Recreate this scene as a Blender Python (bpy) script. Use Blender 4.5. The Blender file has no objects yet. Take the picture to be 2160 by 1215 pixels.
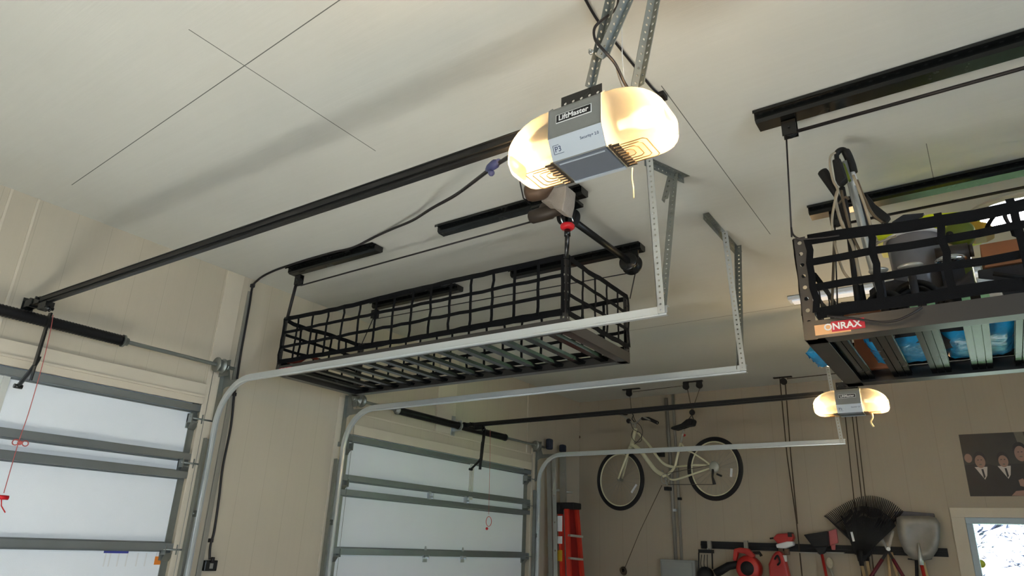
import bpy, math, random
from mathutils import Vector, Matrix
random.seed(7)
PI = math.pi
sc = bpy.context.scene
COL = sc.collection
# ---------------------------------------------------------------- frame of reference
# All coordinates below are metres relative to the camera; the floor is 1.65 below it.
ZF = 1.65
FPX = 1442.935; CU, CV = 1080.0, 607.5
ROT = Matrix.Rotation(0.611460540, 3, 'Z') @ Matrix.Rotation(1.93135160, 3, 'X') @ Matrix.Rotation(0.0398011188, 3, 'Z')
H = 1.80            # ceiling
W = -4.36           # wall with the garage doors (x)
YB = 7.87           # back wall (y)
YN = -3.4           # near wall (y)
XR = 4.2            # right wall (x)
FL = -ZF
def ray(u, v): return ROT @ Vector(((u-CU)/FPX, -(v-CV)/FPX, -1.0))
def at(u, v, ax, val):
    d = ray(u, v); return d*(val/d[ax])
def atp(u, v, p0, n):
    d = ray(u, v); n = Vector(n); return d*(n.dot(Vector(p0))/n.dot(d))

# ---------------------------------------------------------------- materials
def new_mat(name):
    m = bpy.data.materials.new(name); m.use_nodes = True
    nt = m.node_tree; b = nt.nodes['Principled BSDF']; return m, nt, b
def S(c):  # srgb 0-255 -> linear
    return tuple(((x/255)/12.92 if x/255 <= .04045 else ((x/255+.055)/1.055)**2.4) for x in c)+(1,)
def mat(name, rgb, rough=.5, metal=0, spec=.5, var=.0, scale=20, bump=0, bscale=60, rvar=0, stretch=None, alpha=None):
    m, nt, b = new_mat(name); c = S(rgb)
    b.inputs['Base Color'].default_value = c; b.inputs['Roughness'].default_value = rough
    b.inputs['Metallic'].default_value = metal; b.inputs['Specular IOR Level'].default_value = spec
    tc = nt.nodes.new('ShaderNodeTexCoord'); mp = nt.nodes.new('ShaderNodeMapping')
    nt.links.new(tc.outputs['Object'], mp.inputs[0])
    if stretch: mp.inputs['Scale'].default_value = stretch
    if var or rvar:
        n = nt.nodes.new('ShaderNodeTexNoise'); n.inputs['Scale'].default_value = scale; n.inputs['Detail'].default_value = 5
        nt.links.new(mp.outputs[0], n.inputs['Vector'])
        if var:
            mx = nt.nodes.new('ShaderNodeMix'); mx.data_type = 'RGBA'
            mx.inputs[6].default_value = tuple(x*(1-var) for x in c[:3])+(1,); mx.inputs[7].default_value = tuple(min(1, x*(1+var)) for x in c[:3])+(1,)
            nt.links.new(n.outputs[0], mx.inputs[0]); nt.links.new(mx.outputs[2], b.inputs['Base Color'])
        if rvar:
            mr = nt.nodes.new('ShaderNodeMapRange'); mr.inputs[3].default_value = max(.02, rough-rvar); mr.inputs[4].default_value = min(1, rough+rvar)
            nt.links.new(n.outputs[0], mr.inputs[0]); nt.links.new(mr.outputs[0], b.inputs['Roughness'])
    if bump:
        n2 = nt.nodes.new('ShaderNodeTexNoise'); n2.inputs['Scale'].default_value = bscale; n2.inputs['Detail'].default_value = 4
        nt.links.new(mp.outputs[0], n2.inputs['Vector'])
        bp = nt.nodes.new('ShaderNodeBump'); bp.inputs['Strength'].default_value = bump; bp.inputs['Distance'].default_value = .01
        nt.links.new(n2.outputs[0], bp.inputs['Height']); nt.links.new(bp.outputs[0], b.inputs['Normal'])
    return m
def board_mat(name, rgb, grain_axis, grooves=None, seams=(), gk=.2):
    """painted rough-sawn plywood: streaks along grain_axis, thin dark joints between boards.
    seams: (run_axis, across_axis, offset, slope, lo, hi) in metres."""
    m, nt, b = new_mat(name); L = nt.links.new; N = nt.nodes.new
    c = S(rgb); b.inputs['Roughness'].default_value = .72; b.inputs['Specular IOR Level'].default_value = .25
    tc = N('ShaderNodeTexCoord'); mp = N('ShaderNodeMapping'); L(tc.outputs['Object'], mp.inputs[0])
    sc_ = [22, 22, 22]; sc_[grain_axis] = .9; mp.inputs['Scale'].default_value = sc_
    n = N('ShaderNodeTexNoise'); n.inputs['Scale'].default_value = 1.6; n.inputs['Detail'].default_value = 7; n.inputs['Roughness'].default_value = .7; L(mp.outputs[0], n.inputs['Vector'])
    n3 = N('ShaderNodeTexNoise'); n3.inputs['Scale'].default_value = .9; n3.inputs['Detail'].default_value = 3; L(tc.outputs['Object'], n3.inputs['Vector'])
    mx = N('ShaderNodeMix'); mx.data_type = 'RGBA'; mx.inputs[6].default_value = tuple(x*.945 for x in c[:3])+(1,); mx.inputs[7].default_value = tuple(x*1.03 for x in c[:3])+(1,)
    L(n.outputs[0], mx.inputs[0])
    mx2 = N('ShaderNodeMix'); mx2.data_type = 'RGBA'; mx2.blend_type = 'MULTIPLY'; mx2.inputs[0].default_value = 1
    r = N('ShaderNodeMapRange'); r.inputs[1].default_value = .3; r.inputs[2].default_value = .7; r.inputs[3].default_value = .95; r.inputs[4].default_value = 1.03
    L(n3.outputs[0], r.inputs[0]); L(mx.outputs[2], mx2.inputs[6]); L(r.outputs[0], mx2.inputs[7])
    cur = mx2.outputs[2]
    sep = N('ShaderNodeSeparateXYZ'); L(tc.outputs['Object'], sep.inputs[0])
    def M(op, a, bb, c2=None):
        q = N('ShaderNodeMath'); q.operation = op
        for i, v in enumerate((a, bb, c2)):
            if v is None: continue
            if isinstance(v, (int, float)): q.inputs[i].default_value = v
            else: L(v, q.inputs[i])
        return q.outputs[0]
    masks = []
    for run, acr, off, slope, lo, hi, wd in seams:
        line = M('MULTIPLY_ADD', sep.outputs[run], slope, off)
        dd = M('ABSOLUTE', M('SUBTRACT', sep.outputs[acr], line), 0)
        k = M('LESS_THAN', dd, wd)
        k = M('MULTIPLY', k, M('GREATER_THAN', sep.outputs[run], lo)); k = M('MULTIPLY', k, M('LESS_THAN', sep.outputs[run], hi))
        masks.append(k)
    if grooves:
        ax, pitch, off, wd = grooves
        q = M('ABSOLUTE', M('SUBTRACT', M('MODULO', M('ADD', sep.outputs[ax], 100+off), pitch), pitch/2), 0)
        masks.append(M('MULTIPLY', M('LESS_THAN', q, wd), gk))
    for k in masks:
        d = N('ShaderNodeMix'); d.data_type = 'RGBA'; L(k, d.inputs[0]); L(cur, d.inputs[6]); d.inputs[7].default_value = tuple(x*.22 for x in c[:3])+(1,)
        cur = d.outputs[2]
    L(cur, b.inputs['Base Color'])
    bp = N('ShaderNodeBump'); bp.inputs['Strength'].default_value = .22; bp.inputs['Distance'].default_value = .006
    L(n.outputs[0], bp.inputs['Height']); L(bp.outputs[0], b.inputs['Normal'])
    return m

WALLC = (192, 182, 163)
M_ceil = board_mat('ceiling_board', (202, 202, 195), 0, None, [
    (1, 0, -2.257, 0, 1.0, 2.0, .0022), (0, 1, 1.09, -.070, -4.0, -1.0, .0022),
    (1, 0, -.866, 0, 2.25, 3.9, .002), (0, 1, 5.25, -.012, -2.7, 1.5, .003), (1, 0, -.003, 0, 3.27, 3.75, .0014)], 0)
M_wallL = board_mat('wall_board_doors', WALLC, 2, (1, .203, .02, .0016))
M_wallB = board_mat('wall_board_back', (168, 157, 139), 2, (0, .305, .0, .0022))
M_trim = mat('painted_trim', (203, 193, 175), .6, var=.05, scale=6, bump=.08, bscale=120)
M_floor = mat('concrete_floor', (178, 172, 160), .75, var=.08, scale=4, bump=.1)
M_black = mat('black_powder_coat', (13, 15, 15), .26, spec=.6, rvar=.05, scale=8)
M_blackm = mat('black_metal_rail', (16, 16, 17), .42, metal=.2, var=.15, scale=12)
M_beam = mat('charcoal_beam_coat', (48, 46, 45), .30, spec=.6, rvar=.05, scale=8)
M_web = mat('black_webbing', (9, 10, 13), .9, spec=.2, var=.25, scale=60, bump=.3, bscale=400)
M_rubber = mat('black_rubber', (12, 12, 13), .7, var=.2, scale=30)
M_cable = mat('black_cable', (22, 18, 20), .55, var=.1)
M_galv = mat('galvanised_steel', (202, 208, 210), .3, metal=.8, var=.05, scale=50, rvar=.05)
M_track = mat('bright_galvanised_track', (216, 223, 227), .30, metal=.6)
M_galvd = mat('dull_galvanised_steel', (140, 144, 140), .45, metal=.75, var=.15, scale=25, rvar=.1)
M_strut = mat('door_strut_steel', (132, 138, 140), .42, metal=.7, var=.1, scale=9, rvar=.1)
M_chrome = mat('chrome', (215, 218, 220), .16, metal=1, rvar=.05)
M_door = mat('white_door_skin', (236, 241, 247), .45, var=.02, scale=3, bump=.12, bscale=240)
M_doorback = mat('door_section_edge', (205, 205, 198), .6, var=.05)
M_spring = mat('oiled_spring_steel', (24, 24, 26), .4, metal=.5, var=.3, scale=50)
M_grey = mat('opener_grey_cover', (128, 129, 126), .5, var=.04, scale=80, bump=.15, bscale=500)
M_silver = mat('opener_silver_band', (196, 205, 214), .3, metal=.35, var=.03)
M_under = mat('opener_underside', (96, 101, 110), .55, var=.05, scale=60)
M_decal_w = mat('white_print', (235, 235, 235), .5)
M_decal_k = mat('black_print', (18, 18, 20), .5)
M_red = mat('red_plastic', (205, 28, 38), .4, var=.08)
M_redp = mat('dull_red_plastic', (168, 34, 28), .42, var=.15, scale=14)
M_redfib = mat('red_fibreglass', (196, 46, 28), .5, var=.12, scale=10)
M_alu = mat('brushed_aluminium', (176, 176, 168), .42, metal=.6, var=.12, scale=15)
M_cream = mat('cream_bicycle_paint', (216, 212, 180), .3, var=.05)
M_spoke = mat('spoke_steel', (150, 150, 140), .35, metal=.8)
M_tire = mat('tyre_rubber', (17, 15, 16), .8, var=.2, scale=50)
M_elec = mat('grey_steel_enclosure', (140, 143, 140), .5, var=.04)
M_conduit = mat('painted_conduit', (142, 140, 132), .45, metal=.3, var=.05)
M_rope = mat('brown_rope', (70, 58, 44), .9, var=.2, scale=90)
M_ropew = mat('pale_pull_cord', (228, 210, 160), .8, var=.1)
M_redrope = mat('red_rope', (188, 96, 92), .8, var=.1)
M_brown = mat('brown_dusty_metal', (92, 72, 56), .5, metal=.3, var=.25, scale=20)
M_motor = mat('motor_black_brown', (54, 45, 37), .5, var=.2, scale=16)
M_wrap = mat('grey_plastic_wrap', (150, 142, 134), .3, var=.15, scale=20, bump=.5, bscale=60)
M_blueplug = mat('blue_plug', (60, 66, 110), .5, var=.1)
M_orange = mat('orange_label', (222, 128, 40), .6, var=.05)
M_bluelab = mat('blue_label', (60, 66, 150), .6)
M_yellow = mat('lime_yellow_plastic', (206, 216, 24), .4, var=.06, scale=8)
M_olive = mat('olive_green_plastic', (92, 108, 24), .45, var=.15, scale=12)
M_amber = mat('amber_plastic', (176, 140, 30), .4, var=.2, scale=20)
M_card = mat('cardboard', (168, 112, 74), .85, var=.1, scale=12, bump=.1)
M_wood = mat('brown_wood_panel', (128, 74, 40), .6, var=.25, scale=8, stretch=(1, 8, 1))
M_bluebag = mat('blue_plastic_film', (28, 140, 196), .22, var=.25, scale=14, bump=.9, bscale=18)
M_darkcloth = mat('dark_grey_fabric', (44, 45, 50), .85, var=.25, scale=14, bump=.4, bscale=40)
M_hose = mat('beige_hose', (158, 146, 126), .5, var=.1)
M_hosed = mat('brown_hose', (92, 78, 60), .5, var=.15)
M_white = mat('white_plastic', (226, 228, 230), .4, var=.02)
M_tub = mat('clear_grey_tub', (120, 120, 126), .25, var=.1)
M_galvs = mat('steel_shovel_blade', (128, 126, 120), .45, metal=.5, var=.3, scale=14, rvar=.15)
M_pink = mat('faded_pink_plastic', (176, 92, 92), .6, var=.08)
M_hwood = mat('ash_wood_handle', (186, 160, 118), .55, var=.15, scale=10)
M_navy = mat('navy_rubber_cap', (32, 42, 60), .65, var=.15)
M_redlab = mat('red_label', (190, 36, 54), .5, var=.05)
M_tan = mat('tan_label', (226, 172, 120), .55, var=.05)
M_skin = mat('printed_skin_tone', (150, 118, 104), .5, var=.08, scale=30)
M_pblack = mat('printed_black', (24, 20, 20), .4, var=.2, scale=12)
M_pdark = mat('printed_dark_backdrop', (46, 42, 38), .4, var=.3, scale=8)
M_pwhite = mat('printed_white_shirt', (196, 186, 178), .5)
M_pgrey = mat('printed_grey', (104, 98, 84), .5, var=.2, scale=20)
M_sticker = mat('yellow_sticker', (196, 190, 60), .5, var=.3, scale=70)
M_vinyl = mat('white_vinyl_frame', (168, 184, 196), .4, var=.03)
M_lawn = mat('lawn', (150, 192, 128), .9, var=.15, scale=3)
M_darkgnd = mat('dark_ground', (46, 48, 46), .9, var=.2)
M_bark = mat('grey_bark', (66, 72, 92), .9, var=.2, scale=10)
M_fix = mat('fixture_white', (214, 222, 234), .45)
def glass_mat():
    m, nt, b = new_mat('window_glass'); b.inputs['Base Color'].default_value = (1, 1, 1, 1)
    g = nt.nodes.new('ShaderNodeBsdfGlossy'); g.inputs['Roughness'].default_value = .02
    t = nt.nodes.new('ShaderNodeBsdfTransparent'); mx = nt.nodes.new('ShaderNodeMixShader')
    mx.inputs[0].default_value = .05; nt.links.new(t.outputs[0], mx.inputs[1]); nt.links.new(g.outputs[0], mx.inputs[2])
    nt.links.new(mx.outputs[0], nt.nodes['Material Output'].inputs[0]); return m
M_glass = glass_mat()
def lens_mat():
    m, nt, b = new_mat('frosted_lamp_lens')
    tr = nt.nodes.new('ShaderNodeBsdfTranslucent'); tr.inputs[0].default_value = (.05, .042, .023, 1)
    tp = nt.nodes.new('ShaderNodeBsdfTransparent'); tp.inputs[0].default_value = (1, .96, .88, 1)
    df = nt.nodes.new('ShaderNodeBsdfDiffuse'); df.inputs[0].default_value = (.6, .56, .48, 1)
    n = nt.nodes.new('ShaderNodeTexNoise'); n.inputs['Scale'].default_value = 30
    bp = nt.nodes.new('ShaderNodeBump'); bp.inputs['Strength'].default_value = .05
    nt.links.new(n.outputs[0], bp.inputs['Height']); nt.links.new(bp.outputs[0], df.inputs['Normal'])
    a = nt.nodes.new('ShaderNodeMixShader'); a.inputs[0].default_value = .45
    nt.links.new(tr.outputs[0], a.inputs[1]); nt.links.new(df.outputs[0], a.inputs[2])
    c = nt.nodes.new('ShaderNodeMixShader'); c.inputs[0].default_value = .38
    nt.links.new(a.outputs[0], c.inputs[1]); nt.links.new(tp.outputs[0], c.inputs[2])
    nt.links.new(c.outputs[0], nt.nodes['Material Output'].inputs[0]); return m
M_lens = lens_mat()
M_rib = mat('amber_lens_rib', (120, 84, 34), .4, var=.1)
def emis(name, rgb, st):
    m, nt, b = new_mat(name); b.inputs['Base Color'].default_value = (.8, .8, .8, 1)
    b.inputs['Emission Color'].default_value = rgb+(1,); b.inputs['Emission Strength'].default_value = st; return m

# ---------------------------------------------------------------- mesh builder
def V3(a): return Vector(a)
class MB:
    def __init__(s): s.v = []; s.f = []; s.sm = []
    def add(s, vs, fs, smooth=False):
        k = len(s.v); s.v += [Vector(p) for p in vs]; s.f += [tuple(i+k for i in f) for f in fs]; s.sm += [smooth]*len(fs); return s
    def obox(s, c, ax, ay, az):       # centre and three half vectors
        c = V3(c); P = [c+ax*i+ay*j+az*k for i in (-1, 1) for j in (-1, 1) for k in (-1, 1)]
        return s.add(P, [(0, 1, 3, 2), (4, 6, 7, 5), (0, 4, 5, 1), (2, 3, 7, 6), (0, 2, 6, 4), (1, 5, 7, 3)])
    def box(s, a, b):
        a, b = V3(a), V3(b); h = (b-a)/2
        return s.obox((a+b)/2, Vector((abs(h.x), 0, 0)), Vector((0, abs(h.y), 0)), Vector((0, 0, abs(h.z))))
    def bar(s, p, q, w, t, up=(0, 0, 1)):   # w along side vector, t along up
        p, q = V3(p), V3(q); d = (q-p); L = d.length; d.normalize(); up = V3(up)
        sd = d.cross(up)
        if sd.length < 1e-4: sd = d.cross(Vector((1, 0, 0)))
        sd.normalize(); u2 = sd.cross(d).normalized()
        return s.obox((p+q)/2, d*(L/2), sd*(w/2), u2*(t/2))
    def tube(s, pts, r, n=8, cap=True, closed=False):
        pts = [V3(p) for p in pts]; m = len(pts); rs = r if isinstance(r, (list, tuple)) else [r]*m
        if len(rs) != m: rs = [rs[min(len(rs)-1, int(round(i*(len(rs)-1)/max(1, m-1))))] for i in range(m)]
        T = []
        for i in range(m):
            if closed: t = pts[(i+1) % m]-pts[i-1]
            else: t = pts[min(i+1, m-1)]-pts[max(i-1, 0)]
            T.append(t.normalized() if t.length > 1e-9 else Vector((0, 0, 1)))
        a = Vector((0, 0, 1)) if abs(T[0].z) < .9 else Vector((1, 0, 0)); nrm = (a-T[0]*a.dot(T[0])).normalized()
        V = []
        for i in range(m):
            nrm = (nrm-T[i]*nrm.dot(T[i]))
            if nrm.length < 1e-6: nrm = T[i].orthogonal()
            nrm.normalize(); bn = T[i].cross(nrm)
            for k in range(n): t = 2*PI*k/n; V.append(pts[i]+(nrm*math.cos(t)+bn*math.sin(t))*rs[i])
        F = []
        for i in range(m if closed else m-1):
            j = (i+1) % m
            for k in range(n): F.append((i*n+k, i*n+(k+1) % n, j*n+(k+1) % n, j*n+k))
        s.add(V, F, True)
        if cap and not closed:
            k0 = len(s.v)-m*n
            s.f += [tuple(k0+k for k in reversed(range(n))), tuple(k0+(m-1)*n+k for k in range(n))]; s.sm += [False, False]
        return s
    def cyl(s, p, q, r, n=20, r2=None): return s.tube([p, q], [r, r if r2 is None else r2], n)
    def lathe(s, c, axis, prof, n=24):
        """prof: list of (distance along axis, radius)"""
        c = V3(c); ax = V3(axis).normalized(); a = ax.orthogonal().normalized(); b = ax.cross(a); V = []; F = []
        for d, r in prof:
            for k in range(n): t = 2*PI*k/n; V.append(c+ax*d+(a*math.cos(t)+b*math.sin(t))*max(r, 1e-4))
        for i in range(len(prof)-1):
            for k in range(n): F.append((i*n+k, i*n+(k+1) % n, (i+1)*n+(k+1) % n, (i+1)*n+k))
        return s.add(V, F, True)
    def torus(s, c, axis, R, r, n=40, m=10):
        c = V3(c); ax = V3(axis).normalized(); a = ax.orthogonal().normalized(); b = ax.cross(a)
        return s.tube([c+(a*math.cos(2*PI*k/n)+b*math.sin(2*PI*k/n))*R for k in range(n)], r, m, closed=True)
    def prism(s, pts, off):           # polygon extruded by vector off
        pts = [V3(p) for p in pts]; off = V3(off); n = len(pts)
        return s.add(pts+[p+off for p in pts], [tuple(range(n)), tuple(reversed(range(n, 2*n)))]+[(i, i+n, (i+1) % n+n, (i+1) % n) for i in range(n)])
    def ball(s, c, r, n=14, sx=(1, 1, 1)):
        c = V3(c); V = []; F = []; m = n//2
        for i in range(m+1):
            ph = PI*i/m
            for k in range(n): t = 2*PI*k/n; V.append(c+Vector((r*sx[0]*math.sin(ph)*math.cos(t), r*sx[1]*math.sin(ph)*math.sin(t), r*sx[2]*math.cos(ph))))
        for i in range(m):
            for k in range(n): F.append((i*n+k, (i+1)*n+k, (i+1)*n+(k+1) % n, i*n+(k+1) % n))
        return s.add(V, F, True)
    def ribbon(s, pts, wv, t):        # strap through pts; wv width vector, t thickness vector
        pts = [V3(p) for p in pts]; wv = V3(wv)/2; t = V3(t)/2; V = []; F = []
        for p in pts: V += [p-wv-t, p+wv-t, p+wv+t, p-wv+t]
        for i in range(len(pts)-1):
            for k in range(4): F.append((4*i+k, 4*i+(k+1) % 4, 4*i+4+(k+1) % 4, 4*i+4+k))
        F += [(3, 2, 1, 0), tuple(4*(len(pts)-1)+k for k in range(4))]
        return s.add(V, F)
    def perf(s, p, q, wd, th, w, pitch, r, slot=1.0):
        """flat steel strip from p to q with real punched holes. wd: width direction, th: thickness vector"""
        p, q = V3(p), V3(q); d = q-p; L = d.length; d.normalize(); wd = V3(wd).normalized(); th = V3(th)
        n = max(1, int(round(L/pitch))); pc = L/n; sq = [(-1, -1), (0, -1), (1, -1), (1, 0), (1, 1), (0, 1), (-1, 1), (-1, 0)]
        for i in range(n):
            c = p+d*(pc*(i+.5)); V = []
            for lay in (0, 1):
                o = c+th*lay
                for a, b in sq: V.append(o+d*(a*pc/2)+wd*(b*w/2))
                for a, b in sq:
                    l = math.hypot(a, b); V.append(o+d*(a/l*r*slot)+wd*(b/l*r))
            F = []
            for k in range(8):
                j = (k+1) % 8
                F += [(k, j, 8+j, 8+k), (16+j, 16+k, 24+k, 24+j), (8+k, 8+j, 24+j, 24+k)]
            F += [(1, 0, 16, 17), (2, 1, 17, 18), (5, 4, 20, 21), (6, 5, 21, 22)]
            if i == 0: F += [(7, 6, 22, 23), (0, 7, 23, 16)]
            if i == n-1: F += [(3, 2, 18, 19), (4, 3, 19, 20)]
            s.add(V, F)
        return s
    def angle(s, p, q, n1, n2, w=.032, pitch=.025, r=.0048, t=.002, slot=1.0, solid=False):
        """perforated steel angle whose corner runs p-q and legs go along n1 and n2"""
        n1, n2 = V3(n1).normalized(), V3(n2).normalized(); p, q = V3(p), V3(q)
        if solid:
            s.obox((p+q)/2+n1*w/2, (q-p)/2, n1*w/2, n2*t/2); s.obox((p+q)/2+n2*w/2, (q-p)/2, n2*w/2, n1*t/2); return s
        s.perf(p+n1*w/2, q+n1*w/2, n1, n2*t, w, pitch, r, slot); s.perf(p+n2*w/2, q+n2*w/2, n2, n1*t, w, pitch, r, slot); return s
    def build(s, name, m, parent=None, org=None, bevel=0, sub=0):
        if org is None: org = ORG[parent.name] if parent else (sum(s.v, Vector())/len(s.v))
        org = V3(org)
        me = bpy.data.meshes.new(name); me.from_pydata([tuple(v-org) for v in s.v], [], s.f); me.update()
        me.polygons.foreach_set('use_smooth', s.sm)
        me.materials.append(m); o = bpy.data.objects.new(name, me); COL.objects.link(o)
        if parent: o.parent = parent
        else: o.location = org+Vector((0, 0, ZF))
        ORG[o.name] = org
        if bevel:
            bv = o.modifiers.new('bevel', 'BEVEL'); bv.width = bevel; bv.segments = 2; bv.limit_method = 'ANGLE'
        if sub:
            sb = o.modifiers.new('smooth', 'SUBSURF'); sb.levels = sb.render_levels = sub; me.polygons.foreach_set('use_smooth', [True]*len(me.polygons))
        return o
ORG = {}
def tag(o, label, cat, group=None):
    o['label'] = label; o['category'] = cat
    if group: o['group'] = group
    return o
def thing(name, label, cat, loc, group=None):
    o = bpy.data.objects.new(name, None); COL.objects.link(o); o.empty_display_size = .05
    o.location = V3(loc)+Vector((0, 0, ZF)); ORG[o.name] = V3(loc)
    return tag(o, label, cat, group)
def struct(o): o['kind'] = 'structure'; return o
def sthing(name, loc):
    o = bpy.data.objects.new(name, None); COL.objects.link(o); o.location = V3(loc)+Vector((0, 0, ZF)); ORG[o.name] = V3(loc); return struct(o)
def lab(o, t): o['label'] = t; return o
def text_mb(txt, p, right, up, size, depth=.001, bold=0, squeeze=1.0):
    cu = bpy.data.curves.new('lettering', 'FONT'); cu.body = txt; cu.size = size; cu.align_x = 'CENTER'; cu.align_y = 'CENTER'; cu.offset = bold; cu.resolution_u = 3
    o = bpy.data.objects.new('lettering', cu); COL.objects.link(o); dg = bpy.context.evaluated_depsgraph_get()
    me = bpy.data.meshes.new_from_object(o.evaluated_get(dg)); bpy.data.objects.remove(o); bpy.data.curves.remove(cu)
    right = V3(right).normalized(); up = V3(up).normalized(); n = right.cross(up); p = V3(p); mb = MB()
    vs = [p+right*v.co.x*squeeze+up*v.co.y+n*depth for v in me.vertices]
    mb.add(vs, [tuple(f.vertices) for f in me.polygons]); bpy.data.meshes.remove(me); return mb
def smooth_path(pts, k=6):
    pts = [V3(p) for p in pts]; out = []; n = len(pts)
    for i in range(n-1):
        p0, p1, p2, p3 = pts[max(i-1, 0)], pts[i], pts[i+1], pts[min(i+2, n-1)]
        for j in range(k):
            t = j/k; out.append(.5*((2*p1)+(p2-p0)*t+(2*p0-5*p1+4*p2-p3)*t*t+(3*p1-p0-3*p2+p3)*t**3))
    out.append(pts[-1]); return out

X, Y, Z = Vector((1, 0, 0)), Vector((0, 1, 0)), Vector((0, 0, 1))
#@@SHELL
# ================================================================ ROOM SHELL
D1 = (.02, 2.62); D2 = (3.93, 6.74); DTOP = .83       # garage door openings
T = .14
def wall_with_holes(axis, pos, thick, a0, a1, holes):
    """axis: wall normal axis (0=x,1=y). holes: (a_lo,a_hi,z_lo,z_hi)"""
    mb = MB(); xs = sorted({a0, a1, *[h[0] for h in holes], *[h[1] for h in holes]}); zs = sorted({FL, H, *[h[2] for h in holes], *[h[3] for h in holes]})
    for i in range(len(xs)-1):
        for k in range(len(zs)-1):
            cx, cz = (xs[i]+xs[i+1])/2, (zs[k]+zs[k+1])/2
            if any(h[0] < cx < h[1] and h[2] < cz < h[3] for h in holes): continue
            lo, hi = sorted((pos, pos+thick))
            if axis == 0: mb.box((lo, xs[i], zs[k]), (hi, xs[i+1], zs[k+1]))
            else: mb.box((xs[i], lo, zs[k]), (xs[i+1], hi, zs[k+1]))
    return mb
O0 = (0, 0, 0)
struct(wall_with_holes(0, W, -T, YN-T, YB+T, [(D1[0], D1[1], FL, DTOP), (D2[0], D2[1], FL, DTOP)]).build('wall_left', M_wallL, org=O0))
WIN = (-.30, 1.35, -.95, .405)
struct(wall_with_holes(1, YB, T, W, XR, [WIN]).build('wall_back', M_wallB, org=O0))
NW = (-3.0, -1.3, -.06, .40)
struct(wall_with_holes(1, YN, -T, W, XR, [NW]).build('wall_near', M_wallB, org=O0))
RW = (-2.9, .9, -1.0, .8)
struct(wall_with_holes(0, XR, T, YN-T, YB+T, [RW]).build('wall_right', M_wallL, org=O0))
struct(MB().box((W-T, YN-T, FL-.1), (XR+T, YB+T, FL)).build('floor', M_floor, org=O0))
# ceiling with the oval skylight cut through it
SKX, SKY, SKR, SKL = (.13, 1.25), 4.235, .185, .0
def stadium(x0, x1, yc, r, z, n=14):
    P = []
    for k in range(n+1): t = PI/2+PI*k/n; P.append(Vector((x0+r+r*math.cos(t), yc+r*math.sin(t), z)))
    for k in range(n+1): t = -PI/2+PI*k/n; P.append(Vector((x1-r+r*math.cos(t), yc+r*math.sin(t), z)))
    return P
cb = MB()
inn = stadium(SKX[0], SKX[1], SKY, SKR, H)
X0, X1, Y0, Y1 = SKX[0]-.1, SKX[1]+.1, SKY-SKR-.1, SKY+SKR+.1
for a, b in (((W-T, YN-T), (XR+T, Y0)), ((W-T, Y1), (XR+T, YB+T)), ((W-T, Y0), (X0, Y1)), ((X1, Y0), (XR+T, Y1))):
    cb.box((a[0], a[1], H), (b[0], b[1], H+.12))
out = []
for p in inn:       # project outwards onto the rectangle
    c = Vector(((SKX[0]+SKX[1])/2, SKY, H)); cx = min(max(p.x, SKX[0]+SKR), SKX[1]-SKR); d = Vector((p.x-cx, p.y-SKY, 0))
    s_ = min((((X0-cx) if d.x < 0 else (X1-cx))/d.x) if abs(d.x) > 1e-6 else 9e9, (((Y0-SKY) if d.y < 0 else (Y1-SKY))/d.y) if abs(d.y) > 1e-6 else 9e9)
    out.append(Vector((cx, SKY, H))+d*s_)
n = len(inn)
for i in range(n):
    j = (i+1) % n
    cb.add([inn[i], inn[j], out[j], out[i]], [(0, 1, 2, 3)]); cb.add([inn[i], inn[j], inn[j]+Z*.12, inn[i]+Z*.12], [(0, 1, 2, 3)])
for cxy in ((X0, Y0), (X0, Y1), (X1, Y0), (X1, Y1)):
    near = min(range(n), key=lambda i: (out[i]-Vector((cxy[0], cxy[1], H))).length)
    C0 = Vector((cxy[0], cxy[1], H))
    for i in (near-1, near, ):
        cb.add([C0, out[i % n], out[(i+1) % n]], [(0, 1, 2)])
struct(cb.build('ceiling', M_ceil, org=O0))
# skylight: trim ring, glass
sk = sthing('window_2', ((SKX[0]+SKX[1])/2, SKY, H))
mb = MB(); a_, b_ = stadium(SKX[0]-.035, SKX[1]+.035, SKY, SKR+.035, H-.012), stadium(SKX[0]+.006, SKX[1]-.006, SKY, SKR-.006, H-.012)
for i in range(n):
    j = (i+1) % n; mb.add([a_[i], a_[j], b_[j], b_[i]], [(0, 1, 2, 3)]); mb.add([a_[i], a_[j], a_[j]+Z*.012, a_[i]+Z*.012], [(0, 1, 2, 3)]); mb.add([b_[i], b_[j], b_[j]+Z*.13, b_[i]+Z*.13], [(0, 1, 2, 3)])
mb.build('window_frame', M_trim, sk)
MB().prism(stadium(SKX[0]+.004, SKX[1]-.004, SKY, SKR-.004, H+.124), (0, 0, .004)).build('glass', M_glass, sk)

# window in the back wall
w1 = sthing('window_1', ((WIN[0]+WIN[1])/2, YB, WIN[2]))
mb = MB(); fw = .055
x0, x1, z0, z1 = WIN
for a, b in (((x0, z0), (x1, z0+fw)), ((x0, z1-fw), (x1, z1)), ((x0, z0+fw), (x0+fw, z1-fw)), ((x1-fw, z0+fw), (x1, z1-fw)), ((.53-.02, z0+fw), (.53+.02, z1-fw))):
    mb.box((a[0], YB-.004, a[1]), (b[0], YB+.10, b[1]))
mb.build('window_frame', M_vinyl, w1, bevel=.006)
MB().box((x0+fw, YB+.05, z0+fw), (x1-fw, YB+.056, z1-fw)).build('glass', M_glass, w1)
mb = MB(); tw = .11
for a, b in (((x0-tw, z1), (x1+tw, z1+.085)), ((x0-tw, z0), (x0, z1)), ((x1, z0), (x1+tw, z1)), ((x0-tw, z0-tw), (x1+tw, z0))):
    mb.box((a[0], YB-.014, a[1]), (b[0], YB, b[1]))
mb.build('window_casing', M_trim, w1, bevel=.003)
p = at(2069, 1189, 1, YB+.045)
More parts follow.
